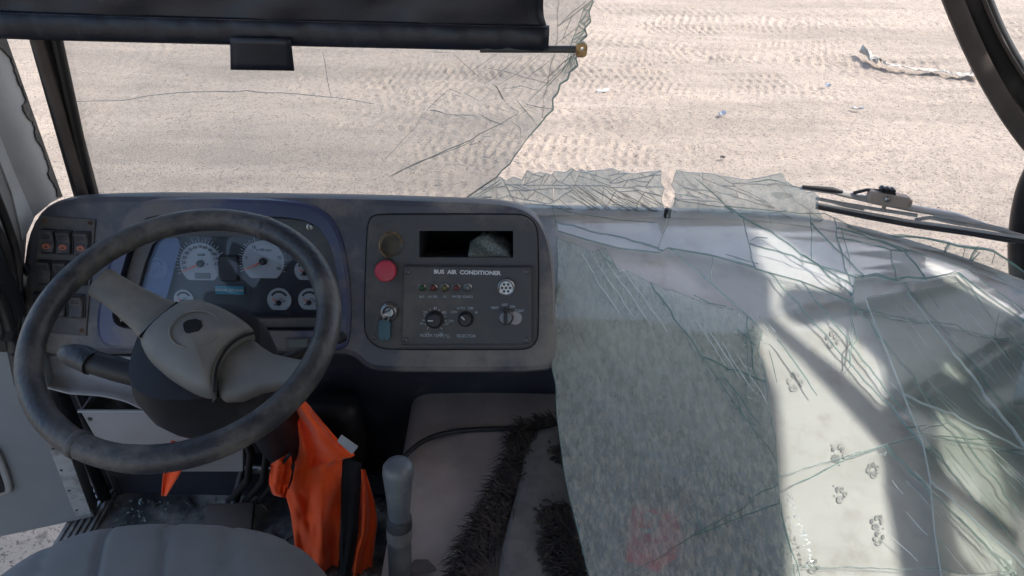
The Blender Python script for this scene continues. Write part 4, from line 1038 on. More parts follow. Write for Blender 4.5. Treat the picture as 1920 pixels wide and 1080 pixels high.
def shatter(pieces, inside, target, rnd, dirs=None, amp=1.4):
    out = []; st = list(pieces)
    while st:
        p = st.pop(); A = abs(area2(p)); c = (sum(q[0] for q in p)/len(p), sum(q[1] for q in p)/len(p))
        if A < target*rnd.uniform(.6, 1.9) or not inside(*c): out.append(p); continue
        t = rnd.choice(dirs)+rnd.gauss(0, .22) if dirs else rnd.uniform(0, math.pi)
        o = (c[0]+rnd.gauss(0, math.sqrt(A)*.12), c[1]+rnd.gauss(0, math.sqrt(A)*.12)); d = (math.cos(t)*600, math.sin(t)*600)
        r = split(p, (o[0]-d[0], o[1]-d[1]), (o[0]+d[0], o[1]+d[1]), rnd, amp, 0)
        if not r: out.append(p); continue
        st += [q for q in r if abs(area2(q)) > 25]
    return out
def clean(p):
    q = []
    for a in p:
        if not q or math.dist(a, q[-1]) > 1.0: q.append(a)
    while len(q) > 3 and math.dist(q[0], q[-1]) < 1.0: q.pop()
    return q
def shards(pieces, surf, normal, mats, parent, rnd, name='shard', th=.0045, gap=.55, cham=1.1, lift=.0012, tilt=0):
    """each piece a slab of glass with bright bevelled broken edges"""
    for p in pieces:
        p = clean(p)
        if len(p) < 3: continue
        p = inset(p, gap*.5); q = inset(p, cham)
        if abs(area2(q)) < 8 or area2(q)*area2(p) < 0: q = inset(p, cham*.3)
        nrm = normal
        dz_ = rnd.uniform(0, lift); c = (sum(a[0] for a in p)/len(p), sum(a[1] for a in p)/len(p))
        tx, ty = rnd.gauss(0, tilt), rnd.gauss(0, tilt)
        def pt(a, h): return surf(*a)+nrm*(h+dz_+(tx*(a[0]-c[0])+ty*(a[1]-c[1]))*.001)
        n = len(p)
        bot = [pt(a, 0) for a in p]; mid = [pt(a, th*.8) for a in p]; top = [pt(a, th) for a in q]
        mb = MB(); vs = bot+mid+top
        tri = tessellate_polygon([[Vector((a[0], a[1], 0)) for a in q]])
        trib = tessellate_polygon([[Vector((a[0], a[1], 0)) for a in p]])
        fs = [tuple(2*n+i for i in t) for t in tri]+[tuple(i for i in t) for t in trib]; k = len(fs)
        fs += [(i, (i+1) % n, n+(i+1) % n, n+i) for i in range(n)]+[(n+i, n+(i+1) % n, 2*n+(i+1) % n, 2*n+i) for i in range(n)]
        mb.v = [tuple(v) for v in vs]; mb.f = [list(f) for f in fs]; mb.m = [0]*k+[1]*(2*n)
        mb.build(name, mats, parent, fix=False)
def ribbons(lines, surf, normal, mat, parent, name, off=.006, amp=1.0, seed=1, w=1.6):
    rnd = random.Random(seed); mb = MB()
    for ln in lines:
        wd = w*.75
        if isinstance(ln[0], (int, float)): wd, ln = ln[0]*.75, ln[1]
        pts = [ln[0]]
        for a, b in zip(ln, ln[1:]): pts += jag(a, b, amp, rnd)+[b]
        m = len(pts)
        for i in range(m-1):
            a, b = pts[i], pts[i+1]; d = math.dist(a, b)
            if d < .5: continue
            nx, ny = -(b[1]-a[1])/d*.5, (b[0]-a[0])/d*.5
            wa = wd*(.35+.65*math.sin(math.pi*min(1, max(0, i/(m-1))))**.5); wb = wd*(.35+.65*math.sin(math.pi*min(1, (i+1)/(m-1)))**.5)
            P = [surf(a[0]-nx*wa, a[1]-ny*wa), surf(b[0]-nx*wb, b[1]-ny*wb), surf(b[0]+nx*wb, b[1]+ny*wb), surf(a[0]+nx*wa, a[1]+ny*wa)]
            mb.prism([v+normal*off for v in P], normal*-.002)
    o = mb.build(name, mat, parent); o['kind'] = 'stuff'
    return o
SN = Vector((0, -1, .1)).normalized(); HN = Vector((0, -.287, .958))
def s_screen(a, b): return hit(a, b, f_screen)
def mk_sheet(off):
    f = f_sheet(off); return lambda a, b: hit(a, b, f, .7, 2.4)

# the half still standing in front of the driver
R = random.Random(31)
stand = thing('windscreen', 'dusty cracked half of the windscreen still standing in front of the wheel', 'windscreen', (-.35, 1.53, 1.44))
jb = [(1116, -30), (1112, 0), (1104, 22), (1107, 40), (1096, 52), (1100, 66), (1084, 80), (1090, 96), (1079, 108), (1083, 122), (1068, 134), (1064, 148), (1050, 156), (1046, 172), (1036, 184), (1037, 204), (1024, 216), (1012, 232), (1001, 244), (986, 262), (975, 278), (964, 292), (956, 306), (941, 318), (932, 330), (912, 343), (893, 356), (868, 374), (830, 405)]
outl = [(90, -60), (500, -60), (1116, -60)]+jb+[(800, 425), (500, 425), (190, 425), (165, 300), (120, 80)]
pcs = [outl]
pcs = cut_all(pcs, [((905, 420), (990, 235)), ((1010, 250), (1060, -60))], R, 2.5)
main = [p for p in pcs if min(q[0] for q in p) < 400]; rest = [p for p in pcs if min(q[0] for q in p) >= 400]
rest = cut_all(rest, [((1030, 60), (1110, 0)), ((1020, 150), (1120, 60)), ((1000, 190), (1090, 90)), ((980, 230), (1060, 210)), ((930, 340), (1000, 280)), ((880, 400), (960, 330))], R, 1.5)
shards(main, s_screen, SN, ['screen_dusty', 'crack_dark'], stand, R, 'pane', .005, .3, .8, 0)
shards(rest, s_screen, SN, ['screen_dusty', 'crack_dark'], stand, R, 'shard', .005, .3, 1.0, .0008)
edge_bits = shatter([[(1116, 0), (1104, 22), (1107, 40), (1096, 52), (1100, 66), (1084, 80), (1090, 96), (1079, 108), (1083, 122), (1066, 136), (1052, 140), (1062, 110), (1070, 80), (1082, 50), (1096, 10)]], lambda x, y: True, 160, R)
shards(edge_bits, lambda a, b: hit(a, b, lambda p: f_screen(p)+.008), SN, ['screen_clear', 'edge_teal'], stand, R, 'splinter', .004, .4, 1.4, .001, .1)
dark = [(1.5, [(135, 188), (230, 187), (300, 176), (380, 171), (480, 171), (560, 175), (620, 181), (660, 186), (704, 194)]), (1.0, [(606, 97), (613, 135), (622, 180)]),
        (2.4, [(730, 330), (780, 306), (842, 278), (884, 261), (937, 232), (961, 217)]), (1.6, [(736, 328), (790, 300), (850, 279), (890, 262)]),
        (2.6, [(806, 205), (838, 213)]), (1.6, [(838, 213), (898, 217)]), (2.4, [(898, 212), (918, 224), (945, 233)]), (2.4, [(843, 165), (865, 175)]), (2.4, [(870, 172), (897, 188)]),
        (2.6, [(923, 156), (932, 163), (940, 180), (948, 190)]), (2, [(931, 160), (938, 172), (946, 188)]), (1.8, [(968, 186), (985, 206), (1003, 228)]), (1.6, [(987, 194), (1010, 200), (1040, 204)]),
        (2.0, [(778, 240), (793, 215)]), (1.0, [(793, 215), (820, 186), (843, 165)]), (1.0, [(778, 240), (740, 280), (724, 296)]), (1.6, [(724, 296), (734, 282)]),
        (1, [(848, 98), (870, 118), (897, 142), (912, 156)]), (1, [(932, 100), (886, 130), (872, 142)]), (1, [(978, 102), (940, 132), (912, 155)]), (1, [(1010, 102), (968, 138), (930, 160)]),
        (1.2, [(916, 127), (960, 136), (1000, 148), (1034, 156)]), (1, [(1040, 105), (1000, 135), (978, 155)]), (1, [(1075, 20), (1052, 78)]), (1.4, [(1098, 2), (1072, 22), (1050, 45)]), (1, [(1100, 38), (1062, 66), (1040, 84)]),
        (1, [(1050, 100), (1075, 112)]), (1.2, [(945, 165), (978, 160), (1012, 170)]), (1.4, [(958, 200), (972, 208), (966, 216)]), (1.5, [(960, 228), (975, 238), (977, 262)]), (1.6, [(905, 254), (920, 255)]),
        (1.4, [(905, 292), (917, 295), (930, 280)]), (1.4, [(936, 292), (944, 285)]), (1.8, [(816, 336), (832, 338)]), (1.8, [(814, 346), (830, 345)]), (1.6, [(852, 344), (868, 340)]), (1.6, [(834, 366), (841, 356)]), (1.6, [(800, 362), (808, 352)]), (1.2, [(740, 350), (746, 340)]),
        (1.2, [(955, 255), (965, 236)]), (1, [(800, 96), (845, 98)]), (1.2, [(885, 270), (900, 262)]), (1.4, [(880, 270), (895, 268), (907, 256)]), (1, [(1062, 120), (1020, 160), (990, 190)]), (1, [(1085, 95), (1040, 130), (1010, 160)])]
for _ in range(46):
    x, y = R.uniform(730, 1000), R.uniform(150, 350)
    if y > 330-(x-930)*1.2 and x > 930: continue
    a = R.choice((-.75, -.62, -.9, .4, .3)); l = R.uniform(6, 26); dark.append((R.uniform(.6, 1.1), [(x, y), (x+l*math.cos(a), y+l*math.sin(a))]))
ribbons([(4.5, jb[1:20]), (3, jb[19:])], s_screen, SN, 'edge_teal', stand, 'broken_edge', .0068, 1.2, 22)
ribbons(dark, s_screen, SN, 'crack_dark', stand, 'crack_lines', .0062, .7, 2)

# splintered strip still held along the bottom of the frame, two pieces with a notch between
R = random.Random(32)
low = thing('lower_screen_strip', 'finely splintered strip of windscreen standing beside the dashboard', 'glass', (.3, 1.53, 1.44))
o1 = [(872, 374), (900, 352), (936, 330), (950, 338), (962, 330), (978, 336), (988, 318), (1000, 325), (1012, 321), (1034, 327), (1040, 320), (1060, 322), (1072, 314), (1082, 320), (1092, 316), (1098, 322), (1120, 318), (1150, 315), (1168, 322), (1190, 325), (1215, 321), (1240, 319), (1239, 340), (1246, 352), (1240, 372), (1246, 392), (1236, 412), (1232, 436), (1150, 428), (1070, 412), (1015, 400), (960, 400), (880, 400)]
pcs = cut_all([o1], [((940, 330), (985, 410)), ((1034, 325), (1180, 435)), ((985, 345), (1250, 350)), ((990, 380), (1130, 395))], R, 2)
pcs = shatter(pcs, lambda x, y: x < 1045 or y < 345, 330, R)
pcs = shatter(pcs, lambda x, y: x >= 1045, 620, R, [.62, .62, .62, .66, 1.9, .1])
shards(pcs, s_screen, SN, ['screen_hazed', 'crack_dark'], low, R, 'shard', .005, .3, .6, .0012, .04)
ribbons([(1.2, [(x, 340+R.uniform(0, 30)), (x+70+R.uniform(0, 50), 400+R.uniform(0, 25))]) for x in range(1060, 1180, 9)], s_screen, SN, 'crack_dark', low, 'crack_lines', .0075, .6, 3)
ribbons([(2.2, [(880, 372), (915, 350), (942, 332)]), (2.2, [(942, 332), (952, 352), (965, 380)]), (2, [(890, 372), (925, 350), (944, 338)])], s_screen, SN, 'crack_pale', low, 'bright_edges', .008, .8, 4)
low2 = thing('lower_screen_strip', 'creased strip of windscreen standing beside the wiper with a torn hole', 'glass', (.75, 1.5, 1.44))
o2 = [(1268, 318), (1290, 322), (1330, 324), (1364, 330), (1400, 336), (1432, 331), (1465, 324), (1474, 338), (1484, 348), (1502, 351), (1512, 360), (1524, 358), (1536, 370), (1532, 384), (1535, 396), (1545, 412), (1500, 420), (1420, 410), (1345, 402), (1262, 388), (1266, 360), (1258, 346)]
pcs = cut_all([o2], [((1300, 315), (1395, 420)), ((1262, 372), (1400, 384)), ((1266, 340), (1345, 400)), ((1340, 325), (1460, 395)), ((1400, 345), (1480, 350)), ((1440, 330), (1540, 410)), ((1350, 360), (1420, 380))], R, 1.8)
pcs = shatter(pcs, lambda x, y: x < 1400, 900, R, [.2, .9, 1.7])
shards(pcs, s_screen, SN, ['screen_hazed', 'crack_dark'], low2, R, 'shard', .005, .3, .6, .001, .04)
ribbons([(2.2, [(1300, 330), (1318, 345), (1360, 385), (1378, 404)]), (1.6, [(1316, 322), (1317, 345)]), (1.6, [(1400, 340), (1440, 335), (1475, 344)]), (1.4, [(1380, 398), (1440, 398), (1475, 392)]), (1.3, [(1270, 362), (1310, 368), (1322, 378)])], s_screen, SN, 'edge_teal', low2, 'crack_lines', .0075, .8, 5)
mb = MB(); mb.prism([s_screen(*q)+SN*.008 for q in chaikin([(1440, 360), (1455, 357), (1480, 360), (1486, 366), (1470, 372), (1455, 371)], 1)], SN*-.001); mb.build('torn_hole', 'screen_dusty', low2)
# curved piece at the right-hand corner, leaning out over the sill
low3 = thing('corner_screen_piece', 'clear curved windscreen piece with thick green edge below the wiper', 'glass', (1.0, 1.4, 1.4))
o3 = [(1600, 432), (1640, 433), (1660, 440), (1690, 438), (1730, 444), (1770, 450), (1800, 458), (1836, 462), (1862, 466), (1880, 480), (1900, 492), (1925, 512), (1950, 540), (1950, 640), (1890, 560), (1810, 508), (1730, 480), (1660, 458)]
pcs = cut_all([o3], [((1830, 465), (1808, 505)), ((1780, 450), (1760, 490))], R, 1.2)
shards(pcs, s_screen, SN, ['screen_green', 'edge_teal'], low3, R, 'shard', .006, .5, 2.2, .0)
ribbons([(5, [(1660, 441), (1700, 441), (1760, 450), (1810, 461), (1858, 468), (1885, 484), (1925, 515)]), (3.5, [(1834, 470), (1820, 485), (1814, 498)])], s_screen, SN, 'edge_teal', low3, 'green_edge', .0085, .9, 6)
ribbons([(1.2, [(x, 452+.12*(x-1700)), (x-6, 470+.14*(x-1700))]) for x in (1712, 1742, 1770, 1806, 1862)], s_screen, SN, 'crack_dark', low3, 'crack_lines', .0085, .6, 7)

# fallen sheets lying over the shelf
R = random.Random(33)
upp = thing('fallen_upper_sheet', 'bluish white reflecting sheet of cracked glass folded down behind the shelf', 'glass', (.75, 1.4, 1.47))
oU = [(1262, 374), (1345, 388), (1420, 394), (1500, 402), (1546, 402), (1575, 416), (1600, 428), (1660, 454), (1730, 480), (1810, 508), (1930, 592), (1930, 612), (1850, 556), (1795, 514), (1760, 520), (1732, 526), (1700, 522), (1680, 527), (1640, 517), (1602, 522), (1596, 566), (1540, 543), (1500, 528), (1442, 513), (1400, 500), (1330, 480), (1252, 466), (1236, 476), (1160, 468), (1100, 452), (1046, 436), (1034, 384), (1070, 398), (1150, 412), (1232, 420), (1240, 440), (1250, 405)]
def f_fold(p):
    d = y_screen(p.x, p.z)-p.y
    return p.z-(z_shelf(p.x, p.y)+.016+.004*math.sin(4.1*p.x+3*p.y)*math.sin(3.3*p.y+1)+.045*math.exp(-max(d, -.02)/.035))
su = lambda a, b: hit(a, b, f_fold, .7, 2.4)
pcs = cut_all([oU], [((1240, 455), (1260, 400)), ((1235, 430), (1410, 446)), ((1300, 408), (1400, 452)), ((1375, 400), (1500, 478)), ((1500, 478), (1605, 560)), ((1480, 452), (1560, 505)), ((1560, 400), (1590, 520)), ((1400, 440), (1415, 500)), ((1590, 452), (1700, 470)), ((1518, 400), (1520, 470)), ((1520, 420), (1600, 500)), ((1600, 440), (1690, 470)), ((1700, 480), (1735, 525)), ((1440, 470), (1600, 520)), ((1050, 420), (1240, 470)), ((1670, 470), (1680, 530))], R, 1.8)
shards(pcs, su, HN, ['screen_clear', 'edge_teal'], upp, R, 'shard', .0045, .3, .6, .0016, .03)
ribbons([(1.8, [(1575, 430), (1586, 470), (1590, 485), (1592, 505)]), (2.2, [(1600, 518), (1640, 516), (1670, 526), (1700, 522), (1735, 524), (1790, 512)]), (1.4, [(1360, 480), (1420, 498)]), (1.2, [(1440, 405), (1445, 425)]), (1.5, [(1405, 455), (1418, 448), (1438, 450)]), (1.6, [(1408, 475), (1404, 495)])], su, HN, 'edge_teal', upp, 'crack_lines', .0075, 1.2, 8)
sg = mk_sheet(-.004)
G1 = thing('fallen_sheet', 'grey mottled dirty glass sheet lying over the engine cover beside the dashboard', 'glass', (.25, .9, 1.3))
oG1 = [(1043, 446), (1075, 457), (1110, 472), (1136, 466), (1150, 490), (1160, 512), (1176, 508), (1210, 526), (1240, 542), (1262, 546), (1290, 558), (1340, 576), (1384, 584), (1410, 604), (1428, 625), (1420, 660), (1432, 700), (1440, 760), (1452, 820), (1456, 880), (1462, 950), (1480, 1020), (1492, 1120), (1112, 1120), (1098, 1060), (1080, 985), (1066, 930), (1056, 880), (1050, 830), (1043, 780), (1041, 720), (1034, 690), (1036, 620), (1042, 560), (1046, 500)]
pcs = cut_all([oG1], [((1215, 525), (1455, 870)), ((1110, 1120), (1300, 1005)), ((1300, 1005), (1462, 945)), ((1300, 665), (1440, 720)), ((1160, 515), (1300, 700)), ((1400, 600), (1425, 760))], R, 1.8)
lo_p = [p for p in pcs]
shards(lo_p, sg, HN, ['screen_mottled', 'edge_teal'], G1, R, 'shard', .005, .4, .9, .001, .01)
ribbons([(2.4, [(1300, 945), (1306, 975), (1318, 998)]), (2, [(1318, 998), (1352, 992)]), (1.6, [(1395, 620), (1400, 660), (1402, 700), (1398, 760)]), (1.6, [(1300, 556), (1330, 572), (1360, 578)]), (1.4, [(1350, 700), (1400, 770), (1425, 800)]), (1.4, [(1375, 730), (1392, 790), (1415, 800)]), (1.4, [(1380, 620), (1412, 650), (1404, 690)]), (1.2, [(1440, 660), (1455, 720)]), (1.6, [(1160, 512), (1120, 470)])], sg, HN, 'edge_teal', G1, 'crack_lines', .0075, 1.4, 9)
ribbons([(R.uniform(.8, 1.6), [(x, y), (x+R.uniform(-8, 14), y+R.uniform(-10, 14))]) for x, y in [(R.gauss(1412, 18), R.uniform(590, 760)) for _ in range(40)]]+[(1.2, [(1300+i*26, 600+i*22), (1360+i*26, 690+i*24)]) for i in range(4)]+[(1, [(1090+22*i, 480+5*i), (1160+30*i, 590+12*i)]) for i in range(4)], sg, HN, 'crack_pale', G1, 'bright_edges', .008, 1, 10)
G2 = thing('fallen_sheet', 'green tinted cracked glass sheet lying over the white shelf, crossed by long splits', 'glass', (.85, 1.0, 1.34))
oG2 = [(1253, 467), (1330, 481), (1400, 501), (1442, 514), (1500, 529), (1540, 544), (1596, 567), (1603, 524), (1640, 518), (1680, 528), (1732, 527), (1795, 515), (1850, 558), (1935, 615), (1935, 1120), (1492, 1120), (1480, 1020), (1462, 950), (1456, 880), (1452, 820), (1440, 760), (1432, 700), (1420, 660), (1428, 625), (1412, 604), (1386, 582), (1345, 545), (1300, 505)]
pcs = cut_all([oG2], [((1335, 480), (1328, 540)), ((1400, 500), (1560, 700)), ((1560, 690), (1660, 840)), ((1440, 514), (1700, 800)), ((1590, 560), (1935, 990)), ((1600, 540), (1590, 720)), ((1600, 580), (1930, 650)), ((1470, 890), (1665, 836)), ((1665, 836), (1760, 800)), ((1740, 818), (1935, 860)), ((1660, 840), (1900, 1080)), ((1690, 520), (1935, 830)), ((1795, 515), (1935, 700)), ((1500, 530), (1780, 880)), ((1665, 840), (1935, 1120)), ((1480, 1060), (1720, 1070))], R, 1.7)
shards(pcs, sg, HN, ['screen_green', 'edge_soft'], G2, R, 'shard', .005, .35, .8, .0016, .02)
G3 = thing('fallen_sheet', 'second deeper green glass sheet at the far right, lying over the first', 'glass', (1.05, .95, 1.36))
sg3 = mk_sheet(.006)
oG3 = [(1620, 560), (1700, 548), (1795, 530), (1850, 566), (1935, 622), (1935, 1120), (1768, 1120), (1750, 1000), (1742, 900), (1728, 830), (1700, 760), (1668, 680), (1640, 612)]
pcs = cut_all([oG3], [((1700, 548), (1935, 860)), ((1690, 740), (1935, 850)), ((1740, 900), (1935, 1080))], R, 1.5)
shards(pcs, sg3, HN, ['screen_layered', 'crack_pale'], G3, R, 'shard', .005, .3, .5, .0008, .01)
pale = []
for _ in range(44):
    x, y = R.uniform(1660, 1900), R.uniform(560, 1020); l = R.uniform(30, 170); a = R.gauss(.86, .08)
    pale.append((R.uniform(.4, 1.0), [(x, y), (x+l*math.cos(a), y+l*math.sin(a))]))
for _ in range(0):
    x, y = R.uniform(1470, 1600), R.uniform(620, 1000); l = R.uniform(30, 120); a = R.gauss(.80, .1)
    pale.append((R.uniform(.5, 1.0), [(x, y), (x+l*math.cos(a), y+l*math.sin(a))]))
ribbons(pale, sg, HN, 'crack_pale', G2, 'glint_splits', .0082, .6, 11)  # pale lines put the glint of the fractures into the colour
ribbons([(1.8, [(1455, 640), (1500, 700), (1530, 745)]), (1.6, [(1597, 610), (1605, 640), (1590, 660), (1592, 690), (1580, 705)]), (1.8, [(1660, 838), (1610, 855), (1560, 876), (1500, 905), (1468, 925)]), (1.5, [(1640, 592), (1690, 605), (1750, 607), (1790, 612)]), (1.5, [(1790, 612), (1820, 632), (1870, 640)]), (1.6, [(1695, 805), (1735, 800)]), (1.5, [(1755, 820), (1830, 826), (1860, 830)]), (1.8, [(1866, 850), (1900, 846), (1925, 850)]), (1.6, [(1740, 555), (1758, 582)]), (1.6, [(1870, 590), (1862, 630), (1880, 660), (1900, 700)]), (2, [(1462, 945), (1470, 1000), (1492, 1060), (1500, 1100)])], sg, HN, 'edge_teal', G2, 'crack_lines', .008, 1.3, 12)
# small crystal chips along the broken lines and at the corner
def chips(spots, surf, parent, rnd, name='glass_chips', mat='fragment', off=.009, s=.004):
    mb = MB()
    for x, y in spots:
        c = surf(x, y)+HN*off; r = s*rnd.uniform(.4, 1.3)
        vs = [c+Vector((rnd.uniform(-r, r), rnd.uniform(-r, r), rnd.uniform(-r, r)*.6)) for _ in range(5)]
        mb.add(vs, [(0, 1, 2), (0, 1, 3), (1, 2, 3), (0, 2, 4), (0, 3, 4), (2, 3, 4)])
    o = mb.build(name, mat, parent); o['kind'] = 'stuff'
chips([(R.gauss(1475+40*i/10, 6), 930+12*i+R.gauss(0, 6)) for i in range(12) for _ in range(7)]+[(R.gauss(1890, 14), R.gauss(1065, 10)) for _ in range(40)]+[(R.uniform(1560, 1660), 880-.45*(0)+R.gauss(-25, 4)) for _ in range(10)], sg, G2, R, mat='crack_pale', s=.003)
cur = thing('curled_shard', 'curled crazed glass shard standing at the right edge of the shelf', 'glass', on_shelf(1900, 780))
vs, fs = sheet([(1920, 680), (1908, 720), (1900, 760), (1898, 782)], [(1960, 680), (1955, 720), (1950, 760), (1945, 790)], lambda t, s: on_shelf(1910, 740, .02).y-.02+.02*s+.01*t, 4, 6)
solid(MB().add(vs, fs).build('shard', 'screen_hazed', cur), .005)

# red packet and blue-black clip seen by the glass
pk = [on_z(a, b, EZ+.06) for a, b in ((1186, 950), (1268, 962), (1280, 1010), (1240, 1040), (1178, 1018))]
mb = MB(); mb.prism(pk, (0, 0, -.05)); pkt = thing('red_packet', 'crushed red packet lying under the mottled glass sheet', 'packet', on_z(1225, 1000, EZ)); mb.build('wrapper', 'red_box', pkt)
for q in (((1208, 962), (1240, 966), (1238, 978), (1206, 974)), ((1200, 990), (1232, 992), (1230, 1002), (1198, 1000)), ((1226, 972), (1236, 973), (1232, 996), (1222, 995))):
    mb = MB(); mb.prism([on_z(a, b, EZ+.0605) for a, b in q], (0, 0, .001)); mb.build('print', 'white_tag', pkt)
cl_ = thing('sensor_plug', 'small black plug with blue cap in the notch of the broken glass', 'plug', s_screen(1247, 405))
mb = MB(); mb.rbox(s_screen(1249, 392)+Vector((0, -.02, 0)), (.016, .012, .026), None, .004); mb.build('plug_body', 'soft_black', cl_)
mb = MB(); mb.rbox(s_screen(1246, 406)+Vector((0, -.022, 0)), (.013, .010, .010), None, .003); mb.build('plug_cap', 'blue_plastic', cl_)

# ------------------------------------------------------------------ loose gasket at the right
gk_ = thing('loose_gasket', 'brown black rubber windscreen gasket hanging loose at the right', 'gasket', on_y(1905, 500, 1.43))
def strip(line, wpx, mat, y, th, name, flat):
    mb = MB(); rings = []; line = chaikin(line, 3, False)
    for i, (x, yy) in enumerate(line):
        a, b = line[max(0, i-1)], line[min(len(line)-1, i+1)]; d = math.dist(a, b); nx, ny = -(b[1]-a[1])/d, (b[0]-a[0])/d
        L_, R_ = on_y(x-nx*wpx/2, yy-ny*wpx/2, y), on_y(x+nx*wpx/2, yy+ny*wpx/2, y); m = (L_+R_)/2; h = (R_-L_)/2
        rings.append([m+h*math.copysign(abs(math.cos(t))**flat, math.cos(t))+Vector((0, th*math.copysign(abs(math.sin(t))**flat, math.sin(t)), 0)) for t in [2*math.pi*k/12 for k in range(12)]])
    mb.loft(rings); return mb.build(name, mat, gk_, smooth=50)
strip([(1745, -120), (1775, -30), (1806, 50), (1848, 140), (1905, 235), (1960, 300), (1975, 360), (1955, 430), (1940, 520)], 40, 'brown_rubber', 1.43, .008, 'flange', .5)
strip([(1790, -120), (1822, -20), (1858, 70), (1905, 150), (1965, 230), (2010, 310), (2000, 400), (1975, 520)], 62, 'black_rubber', 1.455, .018, 'channel', .8)
strip([(1800, -120), (1836, -20), (1874, 70), (1922, 150), (1985, 230), (2025, 310)], 8, 'brown_rubber', 1.432, .006, 'channel_rib', .8)
strip([(1960, 290), (1926, 350), (1913, 410), (1908, 470), (1912, 530)], 36, 'black_rubber', 1.45, .015, 'loop', .7)

# ------------------------------------------------------------------ wiper, parked outside
wip = thing('windscreen_wiper', 'grey windscreen wiper arm and blade parked outside below the gasket', 'wiper', s_screen(1900, 440)+Vector((0, .07, 0)))
def s_wip(a, b, o=.05): return hit(a, b, lambda p: p.y-(y_screen(p.x, p.z)+o))
def bar(line, r, mat, name, o=.05, flat=None, parent=None):
    mb = MB(); mb.tube([s_wip(a, b, o) for a, b in line], r, 8, flat=flat); return mb.build(name, mat, parent or wip, smooth=50)
bar([(1500, 352), (1560, 358), (1640, 376), (1720, 392), (1790, 404), (1850, 424), (1905, 440), (1950, 452)], [.006, .010, .012, .011, .010, .008, .007, .008], 'wiper_grey', 'arm', .055, .7)
bar([(1504, 350), (1560, 356), (1580, 360)], [.004, .007, .004], 'soft_black', 'arm_cover', .05)
bar([(1530, 382), (1600, 396), (1700, 414), (1800, 428), (1905, 445), (1950, 452)], .0045, 'wiper_grey', 'blade_frame', .032)
bar([(1530, 388), (1600, 402), (1700, 421), (1800, 435), (1905, 451), (1950, 458)], .0055, 'soft_black', 'blade_rubber', .026)
bar([(1545, 392), (1620, 408), (1720, 426), (1820, 440), (1905, 455)], .0035, 'dark_steel', 'blade_spring', .028)
for l in ([(1530, 372), (1560, 378), (1580, 384), (1620, 392)], [(1716, 412), (1744, 408), (1790, 418), (1880, 432)], [(1560, 378), (1640, 392), (1720, 404)], [(1750, 404), (1830, 418), (1890, 432)]): bar(l, .0045, 'wiper_grey', 'bracket', .045)
c = s_wip(1664, 372, .045); AX = ((s_wip(1700, 380, .045)-s_wip(1620, 366, .045)).normalized(), Vector((0, 1, 0)), Vector((0, 0, 1)))
mb = MB(); mb.rbox(c, (.085, .022, .030), AX, .004); mb.build('head_plate', 'wiper_brown', wip)
mb = MB(); mb.rbox(s_wip(1684, 374, .06), (.05, .03, .02), AX, .004); mb.build('head_clip', 'wiper_brown', wip)
for i in range(3):
    mb = MB(); mb.lathe(s_wip(1655+9*i, 354+1.5*i, .045), (0, -1, 0), [(-.008, .005), (-.006, .0065), (.006, .0065), (.008, .005)], 10); mb.rbox(s_wip(1655+9*i, 361+1.5*i, .045), (.011, .014, .012), AX, .002); mb.build('nozzle', 'soft_black', wip, smooth=40)
mb = MB(); mb.lathe(s_wip(1662, 373, .03), (0, -1, 0), [(0, .007), (.006, .007), (.008, .004)], 6); mb.build('nut', 'steel', wip)
mb = MB(); mb.tube([s_wip(1658, 382, .04), s_wip(1657, 391, .04)], .005, 8); mb.build('pivot_pin', 'wiper_brown', wip)
bar([(1600, 362), (1625, 356), (1655, 358)], .004, 'soft_black', 'washer_hose', .05)

# ------------------------------------------------------------------ broken crumbs on the floor, litter on the sand
R = random.Random(40); mb = MB()
for _ in range(170):
    px = R.choice((R.gauss(240, 22), R.uniform(220, 500))); py = R.uniform(935, 1000)
    c = on_z(px, py, FLOOR+.008); r = R.uniform(.002, .0065)
    vs = [c+Vector((R.uniform(-r, r), R.uniform(-r, r), R.uniform(-r, r)*.7)) for _ in range(5)]; mb.add(vs, [(0, 1, 2), (0, 1, 3), (1, 2, 3), (0, 2, 4), (0, 3, 4), (2, 3, 4)])
tag(mb.build('glass_crumbs', 'fragment'), 'scattered glass crumbs on the tread floor by the door sill', kind='stuff')
def crumple(name, label, cat, px, py, L, W, mat, ang, h=.05, seed=1, n=9, m=5):
    rr = random.Random(seed); c = on_z(px, py, .03); vs = []
    for i in range(n+1):
        for j in range(m+1):
            t = i/n-.5; s = j/m-.5; x = L*t; y = W*s*(.6+.6*rr.random())+.12*W*math.sin(5*t)
            vs.append(c+Vector((x*math.cos(ang)-y*math.sin(ang), x*math.sin(ang)+y*math.cos(ang), h*rr.random()-.012)))
    fs = [(i*(m+1)+j, i*(m+1)+j+1, (i+1)*(m+1)+j+1, (i+1)*(m+1)+j) for i in range(n) for j in range(m)]
    o = solid(MB().add(vs, fs).build(name, mat), .004); tag(o, label, cat); return o
wrap = thing('plastic_strip', 'long twisted strip of dusty plastic sheeting on the sand', 'plastic strip', on_z(1720, 130, .0))
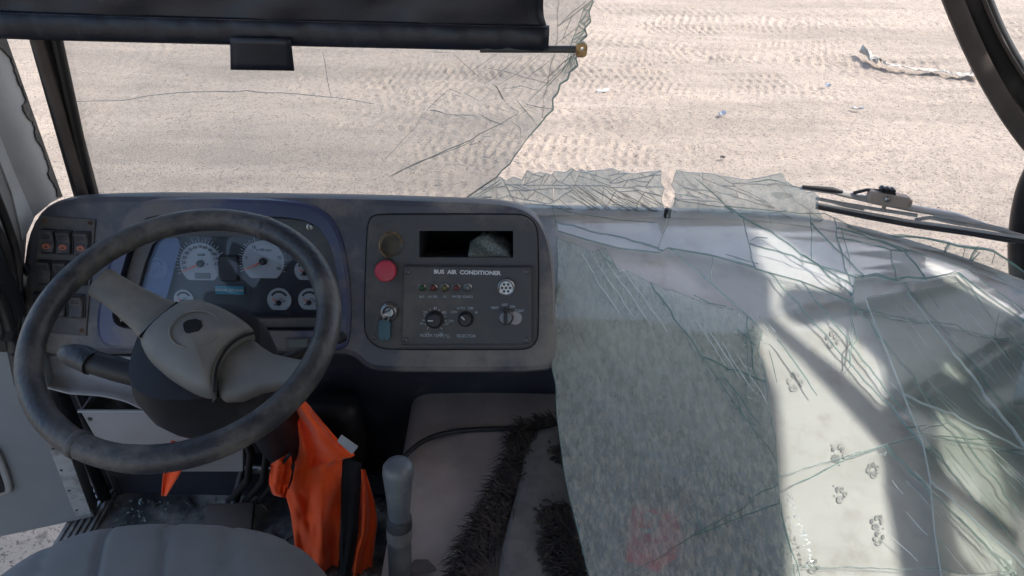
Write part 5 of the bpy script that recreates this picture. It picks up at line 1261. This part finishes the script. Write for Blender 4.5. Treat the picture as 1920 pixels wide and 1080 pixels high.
rr = random.Random(9); line = chaikin([(1622, 108), (1640, 112), (1662, 122), (1700, 127), (1730, 133), (1760, 132), (1790, 141), (1815, 142), (1832, 140)], 2, False); vs = []
for i, (x, y) in enumerate(line):
    t = i/(len(line)-1); wd = (.16*math.exp(-((t-.08)/.12)**2)+.045+.10*math.exp(-((t-.97)/.06)**2))*rr.uniform(.7, 1.3); c = on_z(x, y, .03)
    for j in range(4): vs.append(c+Vector((rr.uniform(-.02, .02), (j/3-.5)*wd*1.7, (.02+.07*math.exp(-((t-.08)/.1)**2)+.08*math.exp(-((t-.97)/.05)**2))*rr.random())))
solid(MB().add(vs, [(i*4+j, i*4+j+1, i*4+j+5, i*4+j+4) for i in range(len(line)-1) for j in range(3)]).build('sheeting', 'plastic_wrap', wrap), .004)
crumple('paper_scrap', 'small white scrap lying below the twisted plastic strip', 'litter', 1608, 203, .10, .025, 'white_tag', -.2, .03, 2, 5, 3)
crumple('crushed_cup', 'small crushed grey blue cup on the sand above the wiper', 'litter', 1354, 215, .06, .045, 'litter_blue', .3, .045, 3, 4, 3)
crumple('foil_scrap', 'pale blue scrap on the sand left of the plastic strip', 'litter', 1552, 160, .045, .035, 'litter_blue', .1, .035, 4, 4, 3)
crumple('paper_scrap', 'white flake on the sand right of the standing glass', 'litter', 1130, 169, .12, .05, 'white_tag', .2, .02, 5, 4, 3)
crumple('dark_stone', 'small dark lump on the sand beside the wiper tip', 'litter', 1355, 295, .035, .03, 'soft_black', 0, .03, 6, 3, 3)
R = random.Random(41); mb = MB()
for _ in range(900):
    x, y = R.uniform(-5, 8), R.uniform(3.4, 10); r = R.uniform(.003, .010)
    c = Vector((x, y, .012)); vs = [c+Vector((R.uniform(-r, r), R.uniform(-r, r), R.uniform(-.4*r, r))) for _ in range(5)]; mb.add(vs, [(0, 1, 2), (0, 1, 3), (1, 2, 3), (0, 2, 4), (0, 3, 4), (2, 3, 4)])
tag(mb.build('pebbles', M('pebble', (.12, .10, .085), .9, (.30, .25, .2), 30)), 'small stones strewn over the sandy ground', kind='stuff')
